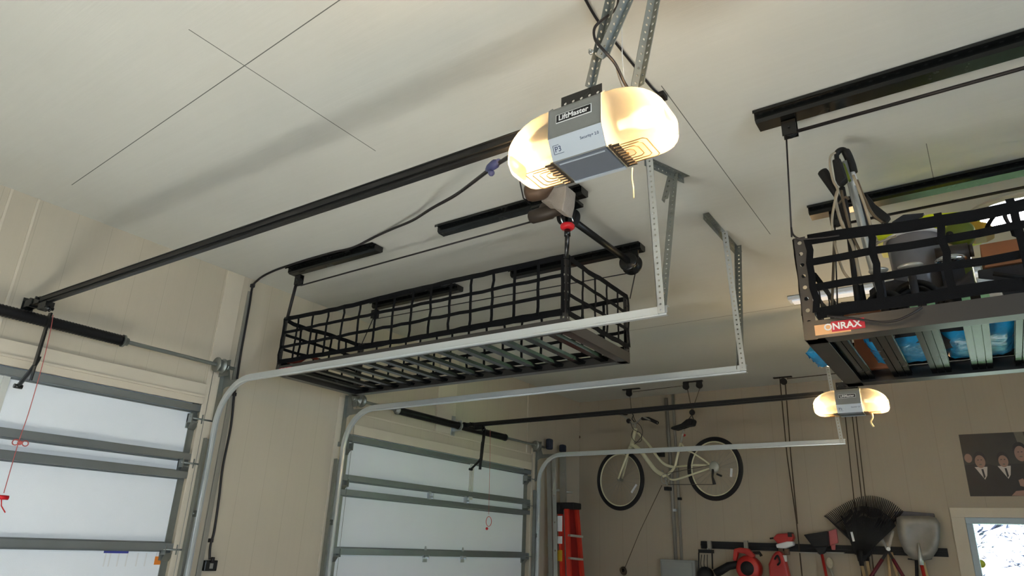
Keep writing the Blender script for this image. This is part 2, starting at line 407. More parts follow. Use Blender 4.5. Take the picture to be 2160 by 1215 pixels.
mb = MB().lathe(p, (0, 1, 0), [(0, .001), (0, .036), (.002, .036), (.002, .001)], 20)
tag(mb.build('sticker', M_sticker), 'round yellow sticker on the inside of the window glass', 'sticker')
# out-of-frame daylight openings; the rear one added and sized for a sun patch
for nm, ax, pos, hole in (('added_window_3', 1, YN, NW), ('window_4', 0, XR, RW)):
    wn = sthing(nm, (0, 0, 0)); mb = MB(); a0, a1, z0, z1 = hole; zz = z0 if nm != 'added_window_3' else z0
    for a, b in (((a0, z1-.06), (a1, z1)), ((a0, z0), (a0+.06, z1)), ((a1-.06, z0), (a1, z1)), (((a0+a1)/2-.03, z0), ((a0+a1)/2+.03, z1))):
        if ax == 1: mb.box((a[0], pos-.1, a[1]), (b[0], pos, b[1]))
        else: mb.box((pos, a[0], a[1]), (pos+.1, b[0], b[1]))
    mb.build('window_frame', M_vinyl, wn)

# trim around the garage doors
tr = []
def trim(k, boxes, m=M_trim):
    mb = MB()
    for a, b in boxes: mb.box(a, b)
    return struct(mb.build('trim_%d' % k, m, org=O0, bevel=.002))
e = .009
trim(1, [((W, 2.61, FL), (W+e, 2.75, H-.002)), ((W, 1.345, .95), (W+e, 1.36, H-.002)), ((W, 1.205, .95), (W+e, 1.22, H-.002))])            # boards at the right of door 1
trim(2, [((W, -.15, .818), (W+.022, 2.61, .955)), ((W+.022, -.15, .86), (W+.034, 2.61, .875))])            # header board door 1
trim(3, [((W, 3.80, FL), (W+e, 3.93, 1.10))])
trim(4, [((W, 3.93, .818), (W+.022, 6.74, .90)), ((W, 3.93, .985), (W+.012, 6.74, 1.0)), ((W, 6.62, 1.0), (W+.012, 6.635, H-.002)), ((W, 5.02, 1.0), (W+.02, 5.30, H-.002))])
trim(5, [((W, 6.74, FL), (W+e, 6.86, 1.08))])
trim(6, [((W, 2.80, -1.6), (W+.012, 2.835, 1.70))], M_conduit)        # slim cover strip on the pier

# ---------------------------------------------------------------- outside world
lawn = struct(MB().box((-9, YB+.3, FL-.16), (14, 13.3, FL-.06)).build('trim_lawn', M_lawn, org=O0)); lawn.name = 'lawn'
struct(MB().box((-30, 13.3, FL-.2), (30, 60, FL-.1)).build('added_dark_ground', M_darkgnd, org=O0))  # unseen dark ground added so the slat reflections darken at their far ends
def tree(loc, h, seed, label):
    rnd = random.Random(seed); t = thing('bare_tree', label, 'tree', loc, None)
    br = MB(); tk = MB(); base = V3(loc)
    top = base+Vector((.3, 0, h)); tk.tube([base, base+Vector((.1, 0, h*.4)), top], [.16, .12, .03], 8)
    def grow(p, d, L, r, dep):
        q = p+d*L*.5+Vector((rnd.uniform(-.1, .1), rnd.uniform(-.1, .1), rnd.uniform(-.05, .1)))*L; e_ = p+d*L
        br.tube([p, q, e_], [r, r*.7, r*.4], 5)
        if dep > 0:
            for _ in range(4):
                nd = (d+Vector((rnd.uniform(-1, 1), rnd.uniform(-.8, .8), rnd.uniform(-.5, .8)))*.85).normalized()
                grow(p.lerp(e_, rnd.uniform(.35, 1)), nd, L*rnd.uniform(.5, .75), r*.5, dep-1)
    for k in range(9):
        a = rnd.uniform(0, 2*PI); f = rnd.uniform(.25, 1)
        grow(base.lerp(top, f), Vector((math.cos(a), math.sin(a)*.5, rnd.uniform(-.1, .8))).normalized(), h*.33, .065, 3)
    tk.build('trunk', M_bark, t); br.build('branches', M_bark, t)
tree((-1.3, 15.5, FL-.1), 5.2, 3, 'bare tree with thick slanting limb outside the window')
tree((2.2, 19.0, FL-.1), 6.0, 9, 'bare tree of thin twigs further out, right of the window')

# ================================================================ GARAGE DOORS, TRACKS, SPRINGS
def strut_mb(y0, y1, z, h=.042, dep=.050):
    mb = MB(); xf = W-.045   # door skin inner face; U channel open downwards with lips
    mb.box((xf, y0, z+h/2-.003), (xf+dep, y1, z+h/2)); mb.box((xf, y0, z-h/2), (xf+dep, y1, z-h/2+.003))
    mb.box((xf+dep-.003, y0, z-h/2), (xf+dep, y1, z+h/2)); mb.box((xf, y0, z+h/2), (xf+.003, y1, z+h/2+.009)); mb.box((xf, y0, z-h/2-.009), (xf+.003, y1, z-h/2))
    return mb
def hinge(parent, y, z, m=M_galv, s=1.0):
    x = W-.044; mb = MB()
    mb.prism([(x, y-.028*s, z-.05), (x, y+.028*s, z-.05), (x, y+.02*s, z+.03), (x, y+.006*s, z+.085), (x, y-.006*s, z+.085), (x, y-.02*s, z+.03)], (.008, 0, 0))
    mb.box((x, y-.03*s, z-.02), (x+.03, y-.024*s, z+.03)); mb.box((x, y+.024*s, z-.02), (x+.03, y+.03*s, z+.03)); mb.cyl((x+.02, y-.03*s, z), (x+.02, y+.03*s, z), .008, 8)
    return mb.build('hinge', m, parent)
def roller_bracket(parent, y, z, sgn):
    x = W-.044; mb = MB(); mb.box((x, y-.05, z-.045), (x+.012, y+.03, z+.05)); mb.box((x, y-.05, z-.01), (x+.06, y-.044, z+.05)); mb.box((x, y+.024, z-.01), (x+.06, y+.03, z+.05))
    mb.prism([(x+.012, y-.04, z-.045), (x+.012, y+.02, z-.045), (x+.05, y+.02, z+.0), (x+.05, y-.04, z+.0)], (0, 0, -.004))
    mb.cyl((x+.05, y-.06, z+.02), (x+.05, y+sgn*.12, z+.02), .007, 8); mb.cyl((x+.05, y+sgn*.11, z+.02), (x+.05, y+sgn*.135, z+.02), .02, 12)
    mb.build('roller_bracket', M_galvd, parent)
def garage_door(num, y0, y1, hinges, stile_y):
    d = sthing('door_%d' % num, (W-.07, (y0+y1)/2, FL)); xi = W-.045
    joints = [.93, .41, -.12, -.65, -1.18, FL+.005]
    for i in range(5):
        mb = MB(); hi, lo = joints[i], joints[i+1]
        mb.box((xi-.04, y0, lo), (xi, y1, hi)); mb.box((xi, y0, hi-.004), (xi+.0015, y1, hi))
        mb.build('door_section', M_door, d, bevel=.003)
        mb = MB(); mb.box((xi, y1-.075, lo), (xi+.006, y1-.01, hi)); mb.box((xi, y0+.01, lo), (xi+.006, y0+.075, hi)); mb.build('end_stile', M_galvd, d)
    for z in (.790, .47, .355, -.085, -.62, -1.15): strut_mb(y0+.005, y1-.005, z).build('strut', M_strut, d)
    mb = MB()
    for yy in stile_y: mb.box((xi, yy-.03, .42), (xi+.012, yy+.03, .80)); mb.box((xi+.012, yy-.006, .42), (xi+.02, yy+.006, .80))
    if mb.v: mb.build('centre_stile', M_doorback, d)
    for y, z in hinges: hinge(d, y, z)
    for z in (.41, -.12, -.65): roller_bracket(d, y1-.045, z, 1); roller_bracket(d, y0+.045, z, -1)
    roller_bracket(d, y1-.045, .70, 1); roller_bracket(d, y0+.045, .70, -1)
    return d
d1 = garage_door(1, D1[0]+.005, D1[1]+.03, [(1.47, .405)], [1.46])
d2 = garage_door(2, D2[0], D2[1], [(5.07, .405), (5.62, .405), (5.07, -.115), (5.62, -.115)], [5.69])

def track(yv, label, sgn):
    """sgn: side on which the rollers sit"""
    xv = W+.075; zt = .985; R = .30; xe = -1.055
    t = thing('door_track', label, 'track', (xv, yv, FL), 'galvanised door tracks')
    path = [Vector((xv, yv, FL+.02)), Vector((xv, yv, zt-R))]
    for k in range(1, 13): a = PI/2*k/12; path.append(Vector((xv+R-R*math.cos(a), yv, zt-R+R*math.sin(a))))
    path.append(Vector((xe, yv, zt)))
    # C profile swept along the path: lips face the door side
    prof = [(-.022, .010), (-.025, -.006), (-.021, -.016), (.012, -.016), (.017, -.026), (.024, -.024), (.026, -.010), (.021, .004)]
    V = []; F = []; m = len(prof); NP = len(path)
    for i, p in enumerate(path):
        tg = (path[min(i+1, NP-1)]-path[max(i-1, 0)]).normalized(); nn = Vector((0, 1, 0)).cross(tg).normalized()   # towards the outside of the bend
        nn = -nn if i == 0 and nn.x > 0 else nn
        nn = Vector((-tg.z, 0, tg.x))
        for a, b in prof: V.append(p+nn*(-a)+Y*b)
    k0 = len(V)
    th = .0022
    for i, p in enumerate(path):
        tg = (path[min(i+1, NP-1)]-path[max(i-1, 0)]).normalized(); nn = Vector((-tg.z, 0, tg.x))
        for q, (a, b) in enumerate(prof):
            l = math.hypot(a, b); V.append(p+nn*(-a*(1-th/l))+Y*(b*(1-th/l)))
    for i in range(NP-1):
        for q in range(m-1):
            F.append((i*m+q, i*m+q+1, (i+1)*m+q+1, (i+1)*m+q)); F.append((k0+i*m+q+1, k0+i*m+q, k0+(i+1)*m+q, k0+(i+1)*m+q+1))
        for q in (0, m-1): F.append((i*m+q, (i+1)*m+q, k0+(i+1)*m+q, k0+i*m+q))
    for i in (0, NP-1):
        for q in range(m-1): F.append((i*m+q, i*m+q+1, k0+i*m+q+1, k0+i*m+q))
    MB().add(V, F).build('rail', M_track, t)
    # wall angle and flag bracket
    MB().perf((W+.02, yv-.012*sgn, FL+.05), (W+.02, yv-.012*sgn, .60), Y, (.003, 0, 0), .05, .05, .006, 1.6).box((W+.02, yv-.0375, FL+.05), (W+.058, yv-.034, .60)).build('wall_angle', M_galvd, t)
    MB().prism([(W+.02, yv+.03, .93), (W+.06, yv+.03, .955), (W+.36, yv+.03, .975), (W+.36, yv+.03, 1.0), (W+.10, yv+.03, 1.0), (W+.06, yv+.03, 1.10), (W+.02, yv+.03, 1.11)], (0, -.003, 0)).box((W+.018, yv+.0, .72), (W+.022, yv+.04, 1.12)).build('flag_bracket', M_galvd, t)
    for zz in (.1, -.7):
        mb = MB().box((W+.02, yv-.02, zz), (xv, yv-.016, zz+.04)).cyl((xv-.03, yv-.03, zz+.02), (xv-.03, yv-.002, zz+.02), .007, 8); mb.build('jamb_bracket', M_galvd, t)
    return t
tA = track(2.70, 'nearest galvanised door track, passing in front of the black ceiling rack', -1)
tB = track(3.85, 'middle galvanised door track curving over the far garage door, under the rack', 1)
tC = track(6.80, 'farthest galvanised door track, crossing in front of the bicycle', -1)

def hanger(name, label, pts, group='perforated hanger straps', legs=(X, Y), w=.034):
    t = thing(name, label, 'bracket', pts[0][0], group)
    for i, (p, q, a, b) in enumerate(pts): MB().angle(p, q, a, b, w, .028, .0052).build('perforated_angle', M_galvd if i else M_galv, t)
    return t
hanger('track_hanger', 'pair of perforated steel straps holding the end of the nearest track', [
    (Vector((-1.09, 2.66, .965)), Vector((-1.12, 2.66, H-.002)), (1, 0, 0), (0, 1, 0)),
    (Vector((-1.155, 2.93, 1.66)), Vector((-1.115, 2.93, H-.002)), (1, 0, 0), (0, 1, 0)),
    (Vector((-1.10, 2.70, .985)), Vector((-1.10, 2.94, H-.004)), (1, 0, 0), (0, .9, -.3)),
    (Vector((-1.16, 2.74, H-.003)), Vector((-1.06, 3.0, H-.003)), (1, 0, 0), (0, 0, -1))])
hanger('track_hanger', 'perforated steel strap holding the middle track, standing free against the ceiling', [
    (Vector((-1.085, 3.81, .97)), Vector((-1.10, 3.72, H-.004)), (1, 0, 0), (0, 1, 0)),
    (Vector((-1.11, 3.86, .985)), Vector((-1.09, 3.96, H-.004)), (1, 0, 0), (0, -1, 0)),
    (Vector((-1.115, 3.44, H-.003)), Vector((-1.115, 4.06, H-.003)), (1, 0, 0), (0, 0, -1))])
hanger('track_hanger', 'long perforated strap behind the far opener down to the farthest track', [
    (Vector((-1.10, 6.77, .97)), Vector((-1.145, 6.77, H-.004)), (1, 0, 0), (0, 1, 0))])

def torsion(label, y0, y1, s0, s1, drums, centre=None, sag=0, sag_r=.034):
    x, z = W+.10, 1.083
    t = thing('torsion_spring', label, 'spring', (x, (y0+y1)/2, z), None)
    N_ = 24; pts = [Vector((x, y0+(y1-y0)*k/N_, z-sag*math.sin(PI*k/N_))) for k in range(N_+1)]
    MB().tube(pts, .0127, 10).build('shaft', M_galvd, t)
    for a, b in ((s0, s1),) if centre is None else ((s0, centre-.02), (centre+.02, s1)):
        # coil: many turns of wire, grooves modelled as a ringed tube
        K = int((b-a)/.0085); P = []; Rr = []
        for k in range(K+1):
            y = a+(b-a)*k/K; P.append(Vector((x, y, z-sag*math.sin(PI*(y-y0)/(y1-y0))))); Rr.append(sag_r if k % 2 else sag_r-.004)
        MB().tube(P, Rr, 14).build('coil', M_spring, t)
        for yy, dy in ((a-.004, -.035), (b+.004, .035)):
            zz = z-sag*math.sin(PI*(yy-y0)/(y1-y0))
            MB().lathe((x, yy, zz), (0, 1 if dy > 0 else -1, 0), [(0, .038), (.012, .038), (.014, .026), (.035, .024), (.035, .013)], 16).build('cone', M_galvd, t)
    if centre is not None:
        zz = z-sag*math.sin(PI*(centre-y0)/(y1-y0))
        MB().box((W+.02, centre-.03, zz-.09), (W+.024, centre+.03, zz+.10)).box((W+.024, centre-.003, zz-.05), (x+.03, centre+.003, zz+.05)).cyl((x, centre-.02, zz), (x, centre+.02, zz), .03, 16).build('centre_bracket', M_galv, t)
    for yy, sg in drums:
        MB().lathe((x, yy, z), (0, sg, 0), [(0, .013), (0, .05), (.008, .052), (.012, .044), (.045, .040), (.05, .05), (.056, .05), (.056, .02), (.075, .02), (.075, .013)], 24).build('cable_drum', M_galvd, t)
        MB().box((W+.02, yy+sg*.085, z-.06), (x+.03, yy+sg*.088, z+.05)).cyl((x, yy+sg*.078, z), (x, yy+sg*.096, z), .024, 16).tube([(x-.045, yy+sg*.02, z), (x-.045, yy+sg*.02, FL+.1)], .0018, 5).build('end_bracket', M_galvd, t)
    return t
torsion('long black torsion spring on a grey shaft above the nearer garage door', -.02, 2.74, .12, 1.955, [(2.60, 1)], None)
torsion('black torsion springs meeting at a centre bracket above the farther garage door', 3.86, 6.86, 4.40, 6.05, [(6.66, 1), (3.97, -1)], 5.27, .0)

# ================================================================ OPENER RAILS AND ARMS
def opener_rail(label, y, z0, z1, xs, xe, w=.036, hgt=.042):
    t = thing('opener_rail', label, 'rail', (xs, y, z0))
    p, q = Vector((xs, y, z0)), Vector((xe, y, z1))
    mb = MB(); mb.bar(p, q, w, hgt*.55); mb.bar(p-Z*hgt*.33, q-Z*hgt*.33, w*.62, hgt*.5); mb.bar(p+Z*hgt*.28, q+Z*hgt*.28, w*1.15, .004)
    mb.build('rail', M_blackm, t)
    # header end: pulley housing and pivot
    mb = MB(); mb.obox(p+X*-.05, X*.06, Y*.02, Z*.017).cyl(p+Vector((-.10, -.026, 0)), p+Vector((-.10, .026, 0)), .026, 14); mb.box((W+.018, y-.03, z0-.04), (W+.022, y+.03, z0+.04)); mb.box((W+.02, y-.024, z0-.02), (xs-.09, y-.019, z0+.02)); mb.box((W+.02, y+.019, z0-.02), (xs-.09, y+.024, z0+.02))
    mb.cyl(p+Vector((-.02, -.03, .012)), p+Vector((-.02, .03, .012)), .008, 8)
    mb.build('header_bracket', M_black, t)
    return t
RZ = 1.148
opener_rail('long black opener rail running from the nearer garage door to the lit opener', 1.45, 1.165, RZ, W+.20, -.90)
opener_rail('thin black opener rail passing above the bicycle to the farther opener', 5.34, 1.10, 1.125, W+.22, -.93)
def arm(label, y, xt, zt, seg):
    t = thing('opener_linkage', label, 'arm', (xt, y, zt))
    MB().obox((xt, y, zt-.01), X*.045, Y*.022, Z*.018).cyl((xt+.05, y-.02, zt-.03), (xt+.05, y+.02, zt-.03), .01, 8).torus((xt+.055, y, zt-.035), (0, 1, .2), .014, .003, 14, 5).build('trolley', M_black, t)
    a, b, c = seg
    MB().bar(a, b, .005, .030, (1, 0, 0)).perf(V3(a)+Y*.004, V3(b)+Y*.004, (1, 0, 0), (0, .003, 0), .03, .04, .006).build('straight_bar', M_black, t)
    MB().bar(V3(b)+Vector((.002, .008, .18)), V3(b)+Vector((-.01, .008, -.08)), .005, .028, (1, 0, 0)).build('lower_bar', M_black, t)
    MB().tube(smooth_path([V3(b)+Vector((0, .012, .05)), V3(b)+Vector((-.03, .012, .0)), c]), [.011]*13, 6).cyl(V3(c)-Y*.02, V3(c)+Y*.02, .012, 8).build('curved_arm', M_black, t)
    return t
arm('black door arm hanging from the rail end to the nearer garage door', 1.45, W+.27, 1.13, (at(106, 660, 1, 1.45), at(72, 770, 1, 1.45), at(38, 815, 1, 1.47)))
arm('black door arm hanging from the rail end to the farther garage door', 5.34, W+.30, 1.07, (at(1022, 903, 1, 5.34), at(1014, 972, 1, 5.34), at(993, 990, 1, 5.36)))
def rope_obj(name, label, cat, pts, r, m, group=None, k=5, n=6):
    return tag(MB().tube(smooth_path(pts, k), r, n).build(name, m), label, cat, group)
# red emergency release cords
xr = W+.27
r1 = thing('release_cord', 'thin red release cord with a knot in front of the nearer garage door', 'cord', at(110, 662, 0, xr))
cord1 = [at(112, 664, 0, xr), at(106, 700, 0, xr), at(88, 775, 0, xr), at(60, 872, 0, xr), at(40, 930, 0, xr), at(8, 1040, 0, xr)]
MB().tube(smooth_path(cord1), .0020, 6).build('cord', M_redrope, r1)
kn = at(42, 934, 0, xr); mb = MB().ball(kn, .012, 10); mb.torus(kn+Vector((0, .025, 0)), (1, 0, .2), .014, .0028, 14, 5); mb.torus(kn+Vector((0, -.02, .0)), (1, 0, -.2), .014, .0028, 14, 5); mb.build('knot', M_redrope, r1)
kn = at(3, 1049, 0, xr); MB().tube([kn-Y*.03, kn+Y*.03], .011, 10).tube([kn, kn+Vector((0, .01, -.04)), kn+Vector((0, .035, -.07))], .003, 5).build('handle', M_red, r1)
xr2 = W+.20
r2 = thing('release_cord', 'thin red looped release cord in front of the farther garage door', 'cord', at(1030, 905, 0, xr2))
MB().tube(smooth_path([at(1034, 905, 0, xr2), at(1033, 990, 0, xr2), at(1031, 1085, 0, xr2)]), .0018, 5).build('cord', M_redrope, r2)
c_ = at(1031, 1100, 0, xr2); MB().torus(c_, (1, 0, 0), .045, .0028, 20, 5).ball(at(1027, 1115, 0, xr2), .014, 8).build('loop_handle', M_red, r2)

# ================================================================ OPENERS
def opener(cx, cy, cz, label, lettering, group=None, scale=1.0):
    """cz: underside height; long axis along x. Returns the thing."""
    t = thing('garage_door_opener', label, 'garage door opener', (cx, cy, cz+.2), group)
    hw, hl = .081, .238            # half width of the middle cover, half overall length
    y0, y1, zb, zt = cy-.085, cy+.085, cz, cz+.165
    def sect(s, x, y0=y0, y1=y1):  # cross-section in yz, scale s about centre
        yc, zc = (y0+y1)/2, zb+.085
        P = [(y0+.028, zb), (y0, zb+.055), (y0, zt-.02), (y0+.02, zt), (y1-.02, zt), (y1, zt-.02), (y1, zb+.03), (y1-.02, zb)]
        return [Vector((cx+x, yc+(a-yc)*s, zc+(b-zc)*s)) for a, b in P]
    def loft(xs, ss, cap0=False, cap1=False, dz=None):
        mb = MB(); V = []; m = 8
        for i, (x, s_) in enumerate(zip(xs, ss)):
            for p in sect(s_, x): V.append(p+Vector((0, 0, (dz[i] if dz else 0))))
        F = []
        for i in range(len(xs)-1):
            for k in range(m): F.append((i*m+k, i*m+(k+1) % m, (i+1)*m+(k+1) % m, (i+1)*m+k))
        if cap0: F.append(tuple(range(m)))
        if cap1: F.append(tuple(reversed(range((len(xs)-1)*m, len(xs)*m))))
        return mb.add(V, F, False)
    body = loft([-hw, hw], [1, 1], True, True).build('motor_cover', M_grey, t, bevel=.003)
    # silver band on the slanted lower front, underside plate, white edge strips
    e = .0015
    a, b = Vector((cx-hw, y0+.028, zb)), Vector((cx-hw, y0, zb+.055)); L = X*(2*hw)
    nrm = (b-a).cross(L).normalized(); nrm = nrm if nrm.y < 0 else -nrm
    MB().prism([a+nrm*e, a+L+nrm*e, b+L+nrm*e, b+nrm*e], nrm*.0015).build('silver_band', M_silver, t)
    MB().box((cx-hw+.004, y0+.034, zb-.004), (cx+hw-.004, y1-.024, zb+.001)).build('underside_panel', M_under, t, bevel=.001)
    MB().box((cx-hw+.012, y0+.040, zb-.006), (cx+hw-.012, y0+.044, zb-.003)).build('edge_strip', M_silver, t)
    MB().box((cx-hw+.002, y1-.028, zb-.007), (cx+hw-.002, y1-.017, zb-.002)).build('edge_strip', M_silver, t)
    # lenses: frosted shells tapering and rounding to the ends
    for sg in (-1, 1):
        L_ = hl-hw; mb = MB(); V = []; F = []
        ts = [0, .02, .2, .4, .56, .70, .81, .89, .95, .985, 1.0]
        sz = [1, 1, .99, .955, .90, .83, .75, .67, .58, .48, .38]; sy = [1, 1, 1, .985, .955, .91, .85, .79, .72, .64, .56]; bz = [0, 0, 0, 0, 0, 0, .002, .006, .013, .022, .032]
        yc = (y0+y1)/2; base_ = [(y0+.028, 0), (y0, .055), (y0, .145), (y0+.02, .165), (y1-.02, .165), (y1, .145), (y1, .03), (y1-.02, 0)]
        # round the corners of the cross-section
        sec = []
        for k in range(8):
            p0, p1, p2 = base_[k-1], base_[k], base_[(k+1) % 8]
            def lerp_(a, b, d):
                l = math.hypot(b[0]-a[0], b[1]-a[1]); f = min(.45, d/l); return (a[0]+(b[0]-a[0])*f, a[1]+(b[1]-a[1])*f)
            a1, a2 = lerp_(p1, p0, .016), lerp_(p1, p2, .016)
            for q in (0, .25, .5, .75, 1): sec.append(((1-q)**2*a1[0]+2*q*(1-q)*p1[0]+q*q*a2[0], (1-q)**2*a1[1]+2*q*(1-q)*p1[1]+q*q*a2[1]))
        m = len(sec)
        for t_, z_, y_, b_ in zip(ts, sz, sy, bz):
            for sa, sb in sec: V.append(Vector((cx+sg*(hw+.001+L_*t_), yc+(sa-yc)*y_, zb+b_+sb*z_*(1-b_/.165))))
        for i in range(len(ts)-1):
            for k in range(m): F.append((i*m+k, i*m+(k+1) % m, (i+1)*m+(k+1) % m, (i+1)*m+k))
        F.append(tuple(reversed(range((len(ts)-1)*m, len(ts)*m))))
        mb.add(V, F, True).build('light_lens', M_lens, t)
        # dark baffle between motor and lamp, and concentric ribs moulded in the underside of the lens
        mb = MB()
        for q in range(9):
            yy = y0+.036+q*.0135; mb.box((cx+sg*(hw+.003), yy, zb-.003), (cx+sg*(hw+.032), yy+.0065, zb+.002))
        mb.box((cx+sg*(hw+.003), y0+.032, zb-.002), (cx+sg*(hw+.012), y1-.024, zb+.003))
        mb.build('vent_grille', M_motor, t)
        for k in range(5):
            x1_, yy0, yy1 = hw+.036+k*.017, y0+.082-k*.0105, y1-.078+k*.0115
            P = [Vector((cx+sg*(hw+.034), yy0, zb-.0022)), Vector((cx+sg*(x1_-.008), yy0, zb-.0022)), Vector((cx+sg*x1_, yy0+.008, zb-.0022)), Vector((cx+sg*x1_, yy1-.008, zb-.0022)), Vector((cx+sg*(x1_-.008), yy1, zb-.0022)), Vector((cx+sg*(hw+.034), yy1, zb-.0022))]
            MB().tube(P, .0013, 5).build('lens_rib', M_rib, t)
        # bulb
        bc = Vector((cx+sg*(hw+.085), cy-.01, zb+.082))
        MB().lathe(bc-X*sg*.07, (sg, 0, 0), [(0, .013), (.03, .014), (.045, .022), (.07, .03), (.09, .026), (.1, .012), (.102, .001)], 16).build('light_bulb', M_bulb, t)
        ld = bpy.data.lights.new('bulb', 'POINT'); ld.energy = BULB; ld.color = (1, .70, .38); ld.shadow_soft_size = .03
        lo = bpy.data.objects.new('bulb_light', ld); COL.objects.link(lo); lo.parent = t; lo.location = (bc+Vector((sg*.045, -.012, -.02)))-ORG[t.name]
    # name plate
    pc = Vector((cx-.004, y0-.001, zb+.112))
    s_ = MB().box((cx-.058, y0-.0012, zb+.098), (cx+.052, y0, zb+.125)).build('name_plate_border', M_decal_w, t)
    pl = MB().box((cx-.056, y0-.002, zb+.1), (cx+.050, y0-.001, zb+.123)).build('name_plate', M_decal_k, t)
    lab(pl, 'black name plate with white lettering')
    text_mb(lettering, (cx-.003, y0-.0024, zb+.1115), X, Z, .0225, 0, .0006, 1.0 if len(lettering) > 3 else 1).build('lettering', M_decal_w, pl, org=ORG[t.name])
    up = (b-a).normalized(); base = (a+b)/2+nrm*.0034
    text_mb('Security+ 2.0', base+X*(hw*2-.04)+up*.008, X, up, .0105, 0, .0002).build('lettering', mat_blue, t)
    text_mb('P3', base+X*.024-up*.002, X, up, .021, 0, .0002).build('lettering', mat_blue, t)
    mb = MB(); c0 = base+X*.024-up*.002
    # small frame round the mark
    for p, q in ((-.015, -.015),):
        for u1, v1, u2, v2 in ((-.014, -.012, .016, -.012), (-.014, .012, .004, .012), (-.014, -.012, -.014, .012)):
            mb.bar(c0+X*u1+up*v1, c0+X*u2+up*v2, .0012, .0008, nrm)
    mb.build('mark_frame', mat_blue, t)
    # hanging bracket on top with holes
    mb = MB().perf((cx-.075, cy-.03, zt+.035), (cx+.055, cy-.03, zt+.035), Z, (0, .0025, 0), .05, .026, .005).perf((cx-.075, cy+.05, zt+.035), (cx+.055, cy+.05, zt+.035), Z, (0, .0025, 0), .05, .026, .005)
    mb.box((cx-.075, cy-.03, zt+.008), (cx+.055, cy+.05, zt+.011)); mb.build('mounting_strap', M_black, t)
    return t
BULB = 26.0; SKY = 3.5; A2 = 175; SUN = 420; EXPO = -.04
M_bulb = emis('lit_frosted_bulb', (1, .68, .33), 3)
mat_blue = mat('blue_print', (52, 66, 100), .5)
mat_maroon = mat('maroon_handle', (96, 22, 34), .5)
OP1 = (-.775, 1.452, .990)
op1 = opener(*OP1, 'large lit garage door opener hanging nearest, grey cover with name plate and two glowing ends', 'LiftMaster', 'garage door openers')
op2 = opener(-.765, 5.34, .965, 'small distant lit garage door opener below the loaded rack', 'LiftMaster', 'garage door openers')
# pull cords
rope_obj('pull_cord', 'short cream pull cord dangling under the nearest opener', 'cord', [at(1334, 354, 1, 1.50), at(1333, 375, 1, 1.50), at(1336, 395, 1, 1.50), at(1337, 418, 1, 1.50)], .0019, M_ropew)
rope_obj('pull_cord', 'short cream pull cord dangling under the distant opener', 'cord', [at(1838, 868, 1, 5.34), at(1841, 880, 1, 5.34), at(1837, 890, 1, 5.34), at(1843, 900, 1, 5.34)], .006, M_ropew)
# struts above opener 1 : from the opener's strap up to the ceiling
def up_to_ceiling(u1, v1, u2, v2, y):
    p, q = at(u1, v1, 1, y), at(u2, v2, 1, y); d = q-p; return p, p+d*((H-.002-p.z)/d.z)
for (u1, v1, u2, v2, y, lb, w, m) in ((1246, 188, 1285, 20, 1.43, 'left perforated strut rising from the nearest opener, crossed by the black wire', .022, M_galvd),
                         (1272, 126, 1318, 20, 1.42, 'wide middle perforated strut ending in a bolted joint above the nearest opener', .028, M_galvd),
                         (1346, 186, 1378, 20, 1.50, 'right perforated strut behind the glowing end of the nearest opener', .024, M_galvd)):
    p, q = up_to_ceiling(u1, v1, u2, v2, y)
    t = thing('support_strut', lb, 'strut', p)
    MB().angle(p, q, (1, -.35, 0), (-.35, -1, 0) if w != .024 else (-.6, -.9, 0), w, .024, .0042).build('perforated_angle', m, t)
    if w == .028: MB().lathe(p+Vector((-.02, -.03, .012)), (0, -1, 0), [(0, .001), (0, .008), (.006, .008), (.006, .004), (.014, .004), (.014, .001)], 8).build('bolt', M_chrome, t)
hanger('support_strut', 'perforated steel hanger above the distant opener', [(Vector((-.80, 5.33, 1.16)), Vector((-.82, 5.33, H-.002)), X, Y)], None)

# power wire and cables near opener 1
rope_obj('power_cord', 'black power cord looping around the struts down to the nearest opener', 'cord', [at(1304, -60, 1, 1.52), at(1304, 0, 1, 1.5), at(1296, 22, 1, 1.48), at(1270, 42, 1, 1.38), at(1254, 60, 1, 1.36), at(1256, 85, 1, 1.36), at(1275, 108, 1, 1.36), at(1298, 135, 1, 1.40), at(1316, 172, 1, 1.44), at(1330, 195, 1, 1.50)], .0042, M_cable)
rope_obj('signal_wire', 'thin tan wire beside the power cord above the nearest opener', 'wire', [at(1296, 130, 1, 1.41), at(1306, 165, 1, 1.45), at(1316, 190, 1, 1.50)], .0016, M_hose)
rope_obj('signal_wire', 'thin white wire dropping straight to the glowing end of the nearest opener', 'wire', [at(1310, -40, 1, 1.58), at(1312, 70, 1, 1.52), at(1313, 130, 1, 1.49), at(1319, 180, 1, 1.50)], .0016, M_white)
zc = H-.008
rope_obj('antenna_wire', 'black wire stapled along the ceiling beside the struts', 'wire', [at(1232, -6, 2, zc), at(1262, 45, 2, zc), at(1300, 92, 2, zc), at(1345, 148, 2, zc), at(1376, 186, 2, zc), at(1393, 200, 2, zc)], .005, M_cable)
tag(MB().obox(at(1397, 203, 2, H-.012), X*.014, Y*.022, Z*.011).bar(at(1376, 212, 2, H-.02), at(1396, 204, 2, H-.014), .012, .008).build('wire_clip', M_cable), 'small black clip at the end of the ceiling wire', 'clip')
